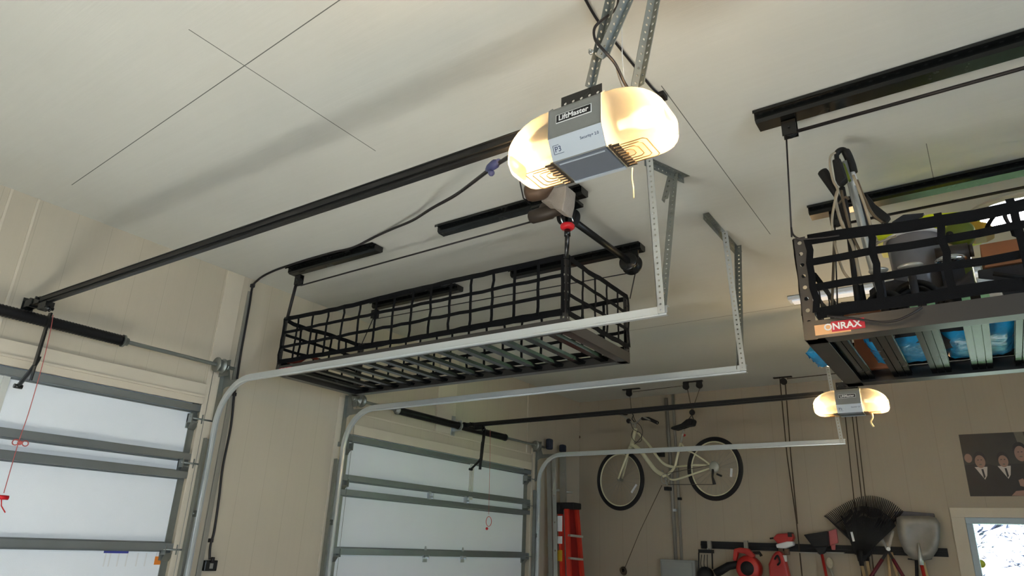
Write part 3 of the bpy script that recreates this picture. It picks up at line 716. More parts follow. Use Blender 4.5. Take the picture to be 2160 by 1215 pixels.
# ================================================================ OVERHEAD RACKS
def ceiling_channel(name, label, xa, xb, y, side=-1, slots=True, group='ceiling channels', wide=.075):
    """C channel screwed to the ceiling with a slotted flange on the near side"""
    t = thing(name, label, 'ceiling channel', ((xa+xb)/2, y, H), group)
    z = H-.002; P = [(y-wide/2, z), (y-wide/2, z-.034), (y-wide/2+.014, z-.044), (y+wide/2-.014, z-.044), (y+wide/2, z-.034), (y+wide/2, z)]
    MB().prism([(xa, a, b) for a, b in P], (xb-xa, 0, 0)).build('channel', M_black, t)
    MB().perf((xa, y-wide/2-.013, z-.004), (xb, y-wide/2-.013, z-.004), Y, (0, 0, .002), .028, .048, .005, 1.7).box((xa, y-wide/2-.028, z-.016), (xb, y-wide/2-.025, z-.002)).build('slotted_flange', M_black, t)
    return t
def pulley(label, c, group='cable pulleys', s=1.0, down=None, m=M_black):
    t = thing('pulley_block', label, 'pulley', c, group); c = V3(c)
    MB().box(c+Vector((-.028, -.018, -.035))*s, c+Vector((.028, -.014, .035))*s).box(c+Vector((-.028, .014, -.035))*s, c+Vector((.028, .018, .035))*s).box(c+Vector((-.028, -.018, .031))*s, c+Vector((.028, .018, .035))*s).cyl(c+Vector((0, -.024, 0))*s, c+Vector((0, .024, 0))*s, .005*s, 8).build('housing', m, t)
    MB().lathe(c+Vector((0, -.012, -.012))*s, (0, 1, 0), [(0, .004), (0, .028*s), (.009*s, .02*s), (.015*s, .02*s), (.024*s, .028*s), (.024*s, .004)], 20).build('wheel', M_rubber, t)
    return t
def net_side(p0, p1, z0, z1, ncol, rows, wob, seed, thick_t, sw=.020, rows_sag=None):
    """webbing cargo net between two posts"""
    rnd = random.Random(seed); p0, p1 = V3(p0), V3(p1); d = (p1-p0).normalized(); nrm = d.cross(Z).normalized(); mb = MB(); L = (p1-p0).length
    for r in range(rows+1):
        z = z0+(z1-z0)*r/rows; pts = []
        w_ = sw*1.5 if r in (0, rows) else sw
        for k in range(ncol*2+1):
            f = k/(ncol*2); pts.append(p0+(p1-p0)*f+Z*(z+rnd.uniform(-wob, wob)*.35+((-.012 if rows_sag is None else rows_sag)*math.sin(PI*min(1, f*2)) if r == rows else 0))+nrm*rnd.uniform(-.004, .004))
        for q in pts: q.z = q.z
        mb.ribbon([Vector((q.x, q.y, q.z)) for q in pts], Z*w_, nrm*.003)
    for k in range(ncol+1):
        f = k/ncol; pts = []
        for r in range(rows*2+1):
            z = z0+(z1-z0)*r/(rows*2); j = rnd.uniform(-wob, wob) if r % 2 else rnd.uniform(-wob, wob)*.4
            pts.append(p0+(p1-p0)*f+d*j+Z*z+nrm*(.003+rnd.uniform(-.003, .003)))
        mb.ribbon(pts, d*sw*.85, nrm*.003)
    return mb
def rack(label, x0, x1, y0, y1, z0, ztop, nslat, ncx, ncy, seed, off=.1, fh=.075, slatw=.06, ribbed=False, rows=3, lip=.028):
    t = thing('overhead_rack', label, 'storage rack', (x0, y0, z0), None)
    # frame beams (Z profile: outer web, bottom lip)
    def beam(a, b, inn):
        a, b, inn = V3(a), V3(b), V3(inn); m_ = MB()
        m_.obox((a+b)/2+Z*fh/2, (b-a)/2, inn*.0015, Z*fh/2); m_.obox((a+b)/2+inn*lip+Z*.0015, (b-a)/2, inn*lip, Z*.0015); m_.obox((a+b)/2+inn*.010+Z*(fh-.0015), (b-a)/2, inn*.010, Z*.0015)
        return m_.build('frame_beam', M_beam, t)
    beam((x0, y0, z0), (x1, y0, z0), Y); beam((x0, y1, z0), (x1, y1, z0), -Y); beam((x0, y0, z0), (x0, y1, z0), X); beam((x1, y0, z0), (x1, y1, z0), -X)
    n_ = nslat
    for k in range(n_):
        xc = x0+off+.155*k; w = slatw; za = z0+.022
        mb = MB()
        if ribbed:   # three raised ribs with two grooves
            for j in (-1, 0, 1): mb.box((xc+j*w*.34-w*.13, y0+.03, za), (xc+j*w*.34+w*.13, y1-.03, za+.004))
            mb.box((xc-w*.5, y0+.03, za+.010), (xc+w*.5, y1-.03, za+.013))
            for j in (-1.5, -.5, .5, 1.5): mb.box((xc+j*w*.30-.0015, y0+.03, za), (xc+j*w*.30+.0015, y1-.03, za+.012))
        else:
            mb.prism([(xc-w/2, y0+.02, za+.016), (xc-w*.36, y0+.02, za), (xc+w*.36, y0+.02, za), (xc+w/2, y0+.02, za+.016), (xc+w*.40, y0+.02, za+.018), (xc+w*.3, y0+.02, za+.004), (xc-w*.3, y0+.02, za+.004), (xc-w*.40, y0+.02, za+.018)], (0, y1-y0-.04, 0))
        mb.build('slat', M_black, t)
    # corner posts of slotted angle
    for cx, cy, a, b in ((x0, y0, X, Y), (x1, y0, -X, Y), (x0, y1, X, -Y), (x1, y1, -X, -Y)):
        MB().angle((cx, cy, z0-.002), (cx, cy, ztop), a, b, *((.046, .046, .0085) if ribbed else (.034, .045, .0068)), .0025, 1.0).build('corner_post', M_beam, t)
    zb, zt_ = z0+fh+.03, ztop-.015; ns = .055 if ribbed else .02
    for nm, a, b, nc, sd in (('n', (x0+ns, y0-.004, 0), (x1-ns, y0-.004, 0), ncx, 1), ('f', (x0+.02, y1+.004, 0), (x1-.02, y1+.004, 0), ncx, 2), ('l', (x0-.004, y0+.02, 0), (x0-.004, y1-.02, 0), ncy, 3), ('r', (x1+.004, y0+.02, 0), (x1+.004, y1-.02, 0), ncy, 4)):
        net_side(a, b, zb, zt_, nc, rows, .007 if not ribbed else .010, seed+sd, .003, .020 if not ribbed else .030, None if not ribbed else -.035).build('cargo_net', M_web, t)
    return t
# ---- left rack (empty)
LX0, LX1, LY0, LY1, LZ, LT = -3.97, -1.668, 2.87, 3.62, 1.035, 1.455
lr = rack('empty black ceiling rack with cargo net sides, hanging over the middle of the room', LX0, LX1, LY0, LY1, LZ, LT, 14, 15, 5, 11, off=.13, fh=.062)
# crumpled red-brown strap end caught in the left corner and a folded belt
pz = LZ+.10
tag(MB().tube(smooth_path([(LX0+.05, LY0+.05, pz), (LX0+.16, LY0+.06, pz-.008), (LX0+.26, LY0+.05, pz+.012), (LX0+.34, LY0+.07, pz-.01)]), .010, 6).build('red_strap', mat('rust_red_fabric', (120, 40, 20), .8, var=.2)), 'rust red scrap of strap lying in the left corner of the empty rack', 'strap')
ll = lab(MB().box((LX0+.04, LY0-.003, LZ+.016), (LX0+.17, LY0-.0015, LZ+.044)).build('brand_label', M_redlab, lr), 'small red label')
text_mb('ONRAX', (LX0+.105, LY0-.0035, LZ+.030), X, Z, .03, 0, .0003).build('lettering', M_decal_w, ll, org=ORG[lr.name])
ceiling_channel('ceiling_channel', 'short black ceiling channel over the left end of the empty rack, power cord beside it', -3.92, -3.06, 2.84)
ceiling_channel('ceiling_channel', 'black ceiling channel behind the hoist motor', -2.54, -1.55, 2.85)
ceiling_channel('ceiling_channel', 'black ceiling channel seen through the far net of the empty rack', -3.93, -3.05, 3.68)
ceiling_channel('ceiling_channel', 'black ceiling channel carrying the cable drum over the right end of the empty rack', -2.56, -1.58, 3.66)
pulley('black pulley hanging at the left end of the near channel, over the empty rack corner', (-3.83, 2.84, 1.70))
pulley('black pulley behind the net at the far left of the empty rack', (-3.90, 3.66, 1.70))
def cable(label, pts, r=.0035, m=M_cable, cat='cable', name='hoist_cable', group='hoist cables'):
    mb = MB().tube([V3(p) for p in pts], r, 6)
    return tag(mb.build(name, m), label, cat, group)
cable('black cable running from the near left pulley to the hoist motor', [(-3.80, 2.84, 1.655), (-1.83, 2.80, 1.655)], .006)
cable('black strap dropping from the near left pulley to the post of the empty rack', [(-3.855, 2.84, 1.68), (-3.935, 2.87, LT-.02)], .011)
cable('thin black cable crossing behind the far net to the far left pulley', [(-3.87, 3.66, 1.66), (-1.68, 3.64, 1.615)], .004)
cable('thin black cable down to the far left post of the empty rack', [(-3.915, 3.66, 1.67), (-3.95, 3.60, LT-.02)], .004)
cable('thin black cable from the drum down to the far right post of the empty rack', [(-1.612, 3.62, 1.62), (-1.655, 3.615, LT-.02)], .004)
# hoist motor unit
hx, hy = -1.78, 2.86
hm = thing('hoist_motor', 'black electric hoist motor under the ceiling, partly behind the nearest opener', 'motor', (hx, hy, H))
MB().box((-1.86, 2.80, 1.735), (-1.60, 2.93, 1.755)).build('mounting_plate', M_black, hm, bevel=.003)
c0 = at(1130, 402, 1, 2.56); MB().lathe(c0+Vector((-.05, 0, .0)), (1, .1, 0), [(0, .001), (0, .040), (.02, .050), (.08, .052), (.10, .045), (.15, .001)], 28).build('motor_body', M_brown, hm)
c1 = at(1123, 458, 1, 2.78); MB().lathe(c1+Vector((-.012, 0, 0)), (1, .0, .03), [(0, .001), (0, .030), (.01, .037), (.13, .040), (.14, .034), (.20, .034), (.20, .001)], 24).ball(c1+Vector((.095, .01, .03)), .056, 18, (1, .8, .8)).build('gearbox', M_motor, hm)
MB().prism([at(u, v, 1, 2.62) for u, v in ((1150, 398), (1195, 390), (1192, 420), (1186, 445), (1170, 440), (1160, 425), (1140, 425))], (0, .10, 0)).build('shroud', M_wrap, hm, bevel=.008)
MB().lathe((-1.700, 2.905, 1.705), (0, 1, 0), [(0, .001), (0, .056), (.01, .060), (.014, .046), (.05, .046), (.054, .060), (.062, .060), (.062, .001)], 28).build('cable_drum', M_rubber, hm)
MB().tube([at(1093, 350, 1, 2.6), at(1097, 385, 1, 2.6), at(1104, 418, 1, 2.66), at(1118, 430, 1, 2.72)], .004, 6).build('power_lead', M_cable, hm)
MB().cyl((-1.695, 2.96, 1.70), (-1.635, 3.57, 1.660), .020, 14).build('drive_shaft', M_blackm, hm)
MB().lathe((-1.635, 3.55, 1.655), (0, 1, 0), [(0, .001), (0, .056), (.008, .060), (.012, .048), (.055, .048), (.06, .066), (.074, .066), (.074, .001)], 28).box((-1.67, 3.63, 1.64), (-1.60, 3.64, 1.76)).build('far_drum', M_black, hm)
# hanging strap hook: chrome loop, red collar, screw rod
rp = at(1197, 478, 1, 2.84)
hk = thing('hanging_rod', 'black threaded rod with a red collar holding the near right post of the empty rack', 'rod', rp)
MB().lathe(rp+Z*-.017, (0, 0, 1), [(0, .012), (.002, .030), (.010, .038), (.024, .038), (.032, .030), (.034, .012)], 24).build('red_collar', M_red, hk)
lp = at(1195, 452, 1, 2.84)
MB().tube([rp+Vector((-.026, 0, .015)), lp+Vector((-.045, 0, .01)), lp+Vector((-.02, 0, .04)), lp+Vector((.01, 0, .035)), rp+Vector((.034, 0, .02))], .004, 8).build('chrome_bail', M_chrome, hk)
MB().box(lp+Vector((-.02, -.015, -.015)), lp+Vector((.018, .015, .03))).build('hook_block', M_black, hk, bevel=.004)
MB().tube([lp, rp+Z*-.02, rp+Z*-.05, at(1195, 545, 1, 2.86)], [.007, .012, .013, .011], 10).tube([rp+Z*-.02, rp+Z*-.055], .017, 12).build('rod', M_black, hk)

# ---- right rack (loaded)
RX0, RX1, RY0, RY1, RZ0, RT = -.518, 1.83, 2.72, 3.62, .785, 1.215
rr = rack('loaded black ceiling rack at the right with red and orange label', RX0, RX1, RY0, RY1, RZ0, RT, 15, 10, 4, 31, off=.088, fh=.072, slatw=.080, ribbed=True, lip=.036)
ll = lab(MB().box((RX0+.040, RY0-.003, RZ0+.012), (RX0+.165, RY0-.0015, RZ0+.052)).build('label_tan_part', M_tan, rr), 'tan end of the label')
ll = lab(MB().box((RX0+.10, RY0-.004, RZ0+.018), (RX0+.215, RY0-.0032, RZ0+.058)).build('brand_label', M_redlab, rr), 'red label with white lettering')
text_mb('ONRAX', (RX0+.138, RY0-.0055, RZ0+.037), X, Z, .036, 0, .0010).build('lettering', M_decal_w, ll, org=ORG[rr.name])
# small reflectors-like lugs along the beam top
M_clip = mat('pale_green_clip', (176, 224, 170), .4)
for u, v in ((1928, 650), (1964, 642), (2038, 631), (2078, 624)):
    p = at(u, v, 1, RY0+.03); MB().box(p-Vector((.013, .002, .008)), p+Vector((.013, .002, .008))).build('slat_clip', M_clip, rr)
ceiling_channel('ceiling_channel', 'long slotted black ceiling channel across the upper right corner', -.60, 1.9, 2.685, wide=.10)
ceiling_channel('ceiling_channel', 'black ceiling channel behind the load of the right rack', -.60, 1.9, 3.70, wide=.10)
pulley('black pulley block under the left end of the near right channel', (-.475, 2.70, 1.715), s=1.05)
pulley('black pulley block at the far left corner above the loaded rack', (-.475, 3.70, 1.715), s=1.05)
cable('black drive rod running under the near right channel', [(-.45, 2.70, 1.693), (1.9, 2.70, 1.693)], .0085)
cable('black drive rod running under the far right channel', [(-.44, 3.72, 1.69), (1.9, 3.72, 1.69)], .008)
cable('thin black cable dropping to the near left post of the loaded rack', [(-.49, 2.69, 1.69), at(1670, 500, 1, 2.72)], .0035)
cable('thin black cable dropping to the far left post of the loaded rack', [(-.485, 3.70, 1.69), (-.515, 3.61, RT-.02)], .004)
# bungee slack by the near left post, loose cord drooping below the net
rope_obj('slack_cord', 'black slack cord hooked on the near left post of the loaded rack', 'cord', [at(1669, 480, 1, 2.71), at(1673, 495, 1, 2.70), at(1690, 504, 1, 2.70), at(1730, 502, 1, 2.70), at(1770, 497, 1, 2.70)], .004, M_cable)
rope_obj('loose_cord', 'dark double cord sagging over the front beam of the loaded rack', 'cord', [at(1745, 667, 1, 2.70), at(1790, 670, 1, 2.69), at(1850, 679, 1, 2.69), at(1890, 676, 1, 2.69), at(1925, 661, 1, 2.69), at(1945, 648, 1, 2.70)], .0045, M_cable)

# ---- contents of the loaded rack (all rest on the slats)
FZ = RZ0+.05      # top of the slats
def px(u, v, y): return at(u, v, 1, y)
# tall silver tube with black crook handle
yv = 2.98
def tube_thing(name, label, cat, parts, group=None):
    t = thing(name, label, cat, parts[0][1][0], group)
    for nm, pts, r, m in parts: MB().tube(pts, r, 12).build(nm, m, t)
    return t
tA_ = [px(1775, 322, yv), px(1790, 370, yv), px(1812, 450, yv), px(1832, 530, yv), px(1868, 660, yv)]
tube_thing('vacuum_wand', 'thick silver tube with a black crook handle standing in the loaded rack', 'tube', [
    ('tube', [px(1783, 342, yv), tA_[2], tA_[3], px(1858, 625, yv+.02), Vector((px(1868, 660, yv).x, yv+.03, FZ))], .0165, M_galv),
    ('handle', smooth_path([px(1766, 340, yv), px(1765, 325, yv), px(1773, 317, yv), px(1784, 320, yv), px(1795, 345, yv), px(1800, 364, yv)]), [.010]*5+[.013]*10+[.018]*11, M_rubber),
    ('collar', [px(1797, 362, yv), px(1806, 392, yv)], .012, M_white)])
tb = thing('vacuum_wand', 'black wand head with a lime stripe clipped to the silver tube', 'tube', px(1772, 370, yv-.04))
MB().prism([px(1759, 346, yv-.03), px(1776, 342, yv-.03), px(1790, 385, yv-.03), px(1776, 398, yv-.03), px(1766, 390, yv-.03)], (0, -.045, 0)).build('grip', M_rubber, tb, bevel=.006)
MB().prism([px(1780, 347, yv-.035), px(1784, 350, yv-.035), px(1796, 382, yv-.035), px(1791, 385, yv-.035)], (0, -.02, 0)).build('lime_stripe', M_olive, tb)
MB().tube([px(1776, 396, yv-.05), px(1786, 450, yv-.05), px(1800, 560, yv-.05), Vector((px(1806, 600, yv).x, yv-.06, FZ))], .012, 10).build('lower_tube', M_rubber, tb)
tc_ = thing('crevice_tool', 'black flared nozzle leaning left behind the wand handle', 'nozzle', px(1745, 375, yv+.03))
MB().tube([px(1735, 362, yv+.04), px(1738, 366, yv+.04), px(1766, 415, yv+.04), px(1790, 480, yv+.04), Vector((px(1812, 560, yv).x, yv+.05, FZ))], [.022, .023, .012, .011, .011], 14).build('nozzle', M_rubber, tc_)
td_ = thing('floor_nozzle', 'wide black floor nozzle leaning right against the ceiling channel', 'nozzle', px(1850, 440, yv+.12))
MB().prism([px(1826, 405, yv+.12), px(1846, 430, yv+.12), px(1878, 455, yv+.12), px(1868, 468, yv+.12), px(1842, 456, yv+.12), px(1830, 440, yv+.12)], (0, .04, 0)).build('head', M_rubber, td_, bevel=.006)
MB().tube([px(1800, 400, yv+.13), px(1830, 470, yv+.13), px(1850, 560, yv+.13), Vector((px(1862, 620, yv).x, yv+.13, FZ))], .011, 10).build('stem', M_darkcloth, td_)
# hoses and cords looped over it
hs = thing('beige_hose', 'bundle of beige and brown hose looped round the tubes in the loaded rack', 'hose', px(1775, 480, yv-.08))
for pts, r, m in ((((1762, 322), (1752, 330), (1751, 350), (1757, 380), (1767, 402), (1760, 430), (1755, 470), (1762, 520), (1778, 570), (1795, 592)), .0052, M_hose),
                  (((1766, 404), (1763, 425), (1775, 470), (1795, 510), (1806, 545), (1815, 600)), .0068, M_hose),
                  (((1775, 402), (1780, 430), (1790, 470), (1800, 500), (1814, 530)), .0055, M_hosed),
                  (((1800, 370), (1812, 400), (1826, 440), (1838, 480), (1850, 510)), .006, M_hose),
                  (((1808, 380), (1822, 415), (1840, 450), (1862, 470)), .0055, M_hosed),
                  (((1836, 530), (1848, 515), (1862, 508), (1890, 498)), .005, M_hose),
                  (((1760, 500), (1758, 560), (1756, 620), (1754, 660)), .0055, M_hosed),
                  (((1769, 430), (1783, 416), (1790, 420)), .005, M_hosed)):
    P = [px(u, v, yv-.07-.01*i) for i, (u, v) in enumerate(pts)]; P = [Vector((q.x, q.y, max(q.z, FZ+.008))) for q in P]
    MB().tube(smooth_path(P), r, 8).build('loop', m, hs)
def on_floor(p): return Vector((p.x, p.y, FZ))
# lime yellow power tool case with olive body
yc = 3.38
cs = thing('yellow_tool_case', 'bright lime yellow tool case lying on top of the load', 'tool case', px(1960, 490, yc))
MB().prism([px(1848, 476, yc), px(1900, 466, yc), px(1960, 450, yc), px(2025, 445, yc), px(2062, 452, yc), px(2070, 470, yc), px(1990, 492, yc), px(1845, 506, yc)], (0, .26, 0)).build('body', M_yellow, cs, bevel=.01)
MB().prism([px(1880, 468, yc-.005), px(1905, 452, yc-.005), px(1950, 448, yc-.005), px(1946, 458, yc-.005), px(1900, 470, yc-.005)], (0, .05, 0)).build('dark_handle', M_darkcloth, cs, bevel=.005)
ob = thing('leaf_blower', 'olive green and amber blower body beside the yellow case', 'leaf blower', px(2030, 500, yc-.06))
MB().lathe(px(2024, 494, yc-.10)-Y*.03, (0, 1, .1), [(0, .001), (0, .045), (.02, .058), (.08, .058), (.10, .04), (.10, .001)], 28).build('housing', M_olive, ob)
MB().prism([px(2045, 462, yc-.04), px(2085, 468, yc-.04), px(2100, 482, yc-.04), px(2080, 492, yc-.04), px(2050, 497, yc-.04)], (0, .12, 0)).build('amber_hood', M_amber, ob, bevel=.012)
MB().lathe(px(2003, 494, yc-.16), (0, 1, 0), [(0, .001), (0, .014), (.03, .016), (.05, .001)], 16).build('cap', M_rubber, ob)
MB().tube([on_floor(px(2020, 488, yc))+Y*.0, px(2020, 490, yc)], .03, 12).build('base', M_olive, ob)
# round tub with white rim on a dark drum
tu = thing('round_tub', 'grey tub with a white rim in the middle of the loaded rack', 'tub', px(1920, 540, 3.08))
c = px(1926, 506, 3.20); MB().lathe((c.x, c.y, FZ+.12+.0), (0, 0, 1), [(0, .001), (0, .09), (c.z-FZ-.12, .106), (c.z-FZ-.115, .102)], 30).build('tub', M_tub, tu)
MB().torus((c.x, c.y, c.z), (0, 0, 1), .108, .008, 40, 8).build('rim', M_white, tu)
MB().lathe((c.x, c.y, FZ), (0, 0, 1), [(0, .001), (0, .09), (.11, .10), (.12, .09), (.12, .001)], 26).build('stand', M_darkcloth, tu)
# motor with chrome dome
mo = thing('pump_motor', 'small dark pump motor with a polished bulge, behind the net', 'pump', px(2010, 555, 3.0))
c = px(2010, 535, 3.10); MB().cyl(c-X*.06, c+X*.055, .034, 20).cyl(c+X*.055, c+X*.07, .026, 20).box(c+Vector((-.05, -.02, -.06)), c+Vector((.04, .02, 0))).build('motor', M_motor, mo)
c = px(2005, 549, 3.05); MB().ball(c, .05, 20, (1.15, .8, .45)).build('polished_dome', M_chrome, mo)
MB().box((c.x-.04, 3.07, FZ+.11), (c.x+.04, 3.12, c.z)).build('foot', M_darkcloth, mo)
# black inline-skate like wheels / helmets
for i, (u, v, r, y, lb) in enumerate(((2025, 590, .052, 2.92, 'round black drum behind the lower net at the right'), (1846, 612, .055, 2.90, 'black spoked wheel low behind the net'))):
    c = px(u, v, y)
    if i == 1:
        t = thing('spoked_wheel', lb, 'wheel', c); c = Vector((c.x, c.y, FZ+.062)); MB().torus(c, (0, 1, 0), .052, .010, 30, 8).build('tyre', M_rubber, t)
        mb = MB(); mb.cyl(c-Y*.012, c+Y*.012, .014, 14)
        for k in range(7): a = 2*PI*k/7; mb.bar(c, c+Vector((math.cos(a), 0, math.sin(a)))*.048, .009, .006, (0, 1, 0))
        mb.build('spokes', M_black, t)
    elif i == 0:
        t = thing('black_drum', lb, 'drum', c); MB().lathe((c.x, c.y, FZ+.07), (.25, -1, .05), [(-.05, .001), (-.05, .06), (.03, .066), (.045, .06), (.045, .045), (.02, .04), (.02, .001)], 28).build('drum', M_rubber, t)
        MB().prism([(c.x+.05, c.y-.02, FZ+.16), (c.x+.11, c.y-.02, FZ+.14), (c.x+.13, c.y-.02, FZ+.02), (c.x+.06, c.y-.02, FZ+.005)], (0, .05, 0)).build('silver_guard', M_white, t, bevel=.006)
    else:
        t = thing('black_helmet', lb, 'helmet', c); MB().ball((c.x, c.y, FZ+.065), .065, 20, (1.2, 1, .95)).build('shell', M_rubber, t)
        MB().ball((c.x+.02, c.y-.045, FZ+.05), .03, 14, (1.3, .6, .5)).build('visor', M_alu, t)
for (u, v, y, sx, lb) in ((1853, 571, 2.86, 1.2, 'small silver bowl behind the net, left'), (1920, 561, 2.86, 1.5, 'flat silver pan behind the net, right of the small bowl')):
    c = px(u, v, y); t = thing('metal_bowl', lb, 'bowl', c)
    MB().ball(c, .03, 18, (sx, .9, .38)).build('bowl', M_alu, t); MB().cyl((c.x, c.y+.01, FZ), (c.x, c.y+.01, c.z), .014, 10).build('stem', M_darkcloth, t)
t = thing('folded_bag', 'dark grey fabric bag spread across the middle of the load', 'bag', (0, 3.0, FZ))
mb = MB(); rnd = random.Random(5)
V = []; nx, nz = 22, 8
for i in range(nx+1):
    for k in range(nz+1):
        f, g = i/nx, k/nz; V.append(Vector((-.30+.36*f, 2.985+rnd.uniform(-.006, .006)+.012*math.sin(f*9), FZ+.004+g*(.20+.03*math.sin(f*7)))))
F = [(i*(nz+1)+k, (i+1)*(nz+1)+k, (i+1)*(nz+1)+k+1, i*(nz+1)+k+1) for i in range(nx) for k in range(nz)]
nV = len(V); V += [v+Vector((0, .045, 0)) for v in V]; F += [tuple(nV+q for q in reversed(f)) for f in F]
F += [(i*(nz+1)+nz, (i+1)*(nz+1)+nz, nV+(i+1)*(nz+1)+nz, nV+i*(nz+1)+nz) for i in range(nx)]
F += [(k, k+1, nV+k+1, nV+k) for k in range(nz)]+[(nx*(nz+1)+k+1, nx*(nz+1)+k, nV+nx*(nz+1)+k, nV+nx*(nz+1)+k+1) for k in range(nz)]
mb.add(V, F, True).build('fabric', M_darkcloth, t)
for u, R_, y, lb in ((1858, .070, 2.90, 'black coiled hose ring standing behind the net, left'), (1925, .085, 2.92, 'larger black coiled hose ring standing behind the net, right of the first')):
    c = px(u, 600, y); t = thing('hose_coil', lb, 'hose', (c.x, y, FZ))
    MB().torus((c.x, y, FZ+R_+.012), (.25, 1, .1), R_, .012, 34, 8).torus((c.x+.004, y+.022, FZ+R_*.9+.012), (-.1, 1, .1), R_*.9, .010, 34, 8).build('coil', M_rubber, t)
    MB().box((c.x-.012, y-.015, FZ+R_*2-.012), (c.x+.012, y+.03, FZ+R_*2+.03)).build('tie', M_alu, t)
# cardboard box and the dark box at the right
c = px(2112, 515, 3.0)
t = thing('cardboard_box', 'open cardboard box standing high at the right of the loaded rack', 'box', (c.x, 3.1, FZ+.14))
MB().box((c.x-.065, 3.07, FZ+.255), (c.x+.17, 3.30, c.z+.04)).build('box', M_card, t, bevel=.003)
MB().obox((c.x+.05, 2.975, c.z+.055), X*.11, Vector((0, .05, .02)), Z*.002).build('flap', M_card, t)
t = thing('dark_crate', 'low dark crate under the cardboard box', 'crate', (c.x, 3.1, FZ))
MB().box((c.x-.09, 3.07, FZ+.115), (c.x+.30, 3.34, FZ+.25)).build('crate', M_darkcloth, t, bevel=.006)
mb = MB(); a0 = px(2095, 577, 2.94); mb.tube([a0, a0+Vector((.09, -.0, -.035)), ], .009, 8).build('strap_handle', M_rubber, t)
t = thing('leather_strap', 'black strap looped over the net in front of the bright skylight', 'strap', px(2115, 455, 2.9))
MB().ribbon(smooth_path([px(2082, 480, 2.95), px(2090, 465, 2.9), px(2105, 448, 2.86), px(2116, 446, 2.8), px(2122, 462, 2.76), px(2134, 482, 2.74), px(2140, 498, 2.74)]), Y*.02+X*.012, Z*.004+X*.004).build('strap', M_web, t)
# wooden panel and brown box behind, left
t = thing('wood_panel', 'reddish brown wooden panel standing at the back left of the loaded rack', 'panel', (-.33, 3.52, FZ))
MB().box((-.45, 3.50, FZ), (-.27, 3.53, FZ+.24)).box((-.46, 3.495, FZ+.22), (-.26, 3.535, FZ+.25)).build('panel', M_wood, t, bevel=.003)
# things seen from below through the slats: blue wrapped bags, brown box, black case
def pillow(name, label, cat, x0, x1, y0, y1, z0, hgt, m, seed, parent=None):
    rnd = random.Random(seed); V = []; n_ = 16; mb = MB()
    for s_ in (0, 1):
        for i in range(n_+1):
            for k in range(n_+1):
                f, g = i/n_, k/n_; e_ = (min(1, 8*f*(1-f))*min(1, 8*g*(1-g)))**.5
                zc_ = z0+hgt*(.35+.65*e_) if s_ else z0+hgt*.35*(1-e_)+rnd.uniform(0, .006)
                V.append(Vector((x0+(x1-x0)*f, y0+(y1-y0)*g, zc_+rnd.uniform(-.008, .008)*(s_))))
    N1 = (n_+1)**2; F = []
    for i in range(n_):
        for k in range(n_):
            a = i*(n_+1)+k; q = (a, a+n_+1, a+n_+2, a+1); F.append(tuple(reversed(q))); F.append(tuple(N1+w for w in q))
    for i in range(n_):
        for a, b in ((i, i+1), ((n_)*(n_+1)+i+1, n_*(n_+1)+i), ((i+1)*(n_+1), i*(n_+1)), (i*(n_+1)+n_, (i+1)*(n_+1)+n_)): F.append((a, b, N1+b, N1+a))
    o = mb.add(V, F, True).build(name, m, parent, None)
    if not parent: tag(o, label, cat)
    return o
sl = FZ-.006
pillow('blue_bag', 'shiny blue plastic-wrapped bag at the left end of the loaded rack', 'bag', -.36, -.10, 3.08, 3.50, sl, .10, M_bluebag, 1)
pillow('blue_bag', 'shiny blue plastic-wrapped bag in the middle, seen between the slats', 'bag', -.09, .16, 3.07, 3.52, sl, .11, M_bluebag, 2)
pillow('blue_bag', 'shiny blue plastic-wrapped bag at the right edge, seen between the slats', 'bag', .18, .48, 3.07, 3.50, sl, .10, M_bluebag, 3)
pillow('blue_bag', 'end of a blue bag poking out over the far left edge of the loaded rack', 'bag', -.585, -.44, 3.05, 3.30, RZ0+.02, .05, M_bluebag, 4)
t = thing('brown_box', 'dark brown box lying on the slats near the front left', 'box', (-.24, 2.87, FZ)); MB().box((-.38, 2.78, FZ-.012), (-.25, 2.94, FZ+.05)).build('box', M_wood, t, bevel=.004)
# ================================================================ LIGHT FIXTURE, POWER CORD
t = thing('ceiling_light', 'slim white strip fixture on the ceiling behind the loaded rack', 'light fixture', (-.8, 5.10, H))
MB().box((-1.045, 5.03, H-.03), (.15, 5.13, H-.002)).build('housing', M_fix, t, bevel=.004); MB().box((-1.02, 5.04, H-.045), (.13, 5.12, H-.03)).build('diffuser', emis('lit_cool_diffuser', (.80, .88, 1.0), .35), t, bevel=.008)
pc_ = thing('extension_lead', 'long black extension cord along the ceiling and down the wall between the doors', 'cord', at(740, 520, 2, H-.01))
P = [at(1088, 322, 1, 1.58), at(1062, 338, 2, 1.28), at(1040, 352, 2, 1.33), at(1010, 375, 2, 1.42), at(960, 412, 2, 1.52), at(910, 440, 2, 1.60), at(870, 465, 2, 1.70), at(830, 482, 2, 1.76), at(790, 500, 2, H-.008), at(745, 522, 2, H-.008), at(700, 533, 2, H-.008), at(640, 550, 2, H-.008), at(592, 566, 2, H-.01), at(572, 574, 2, H-.01), at(556, 582, 2, H-.012), at(545, 590, 2, H-.014), at(533, 604, 0, W+.02), at(527, 640, 0, W+.02), at(518, 690, 0, W+.02), at(509, 740, 0, W+.02), at(500, 800, 0, W+.02), at(494, 835, 0, W+.02), at(487, 900, 0, W+.02), at(470, 985, 0, W+.02), at(462, 1050, 0, W+.02), at(452, 1120, 0, W+.02), at(444, 1150, 0, W+.02), at(442, 1180, 0, W+.02)]
MB().tube(smooth_path(P), .0078, 8).build('cord', M_cable, pc_)
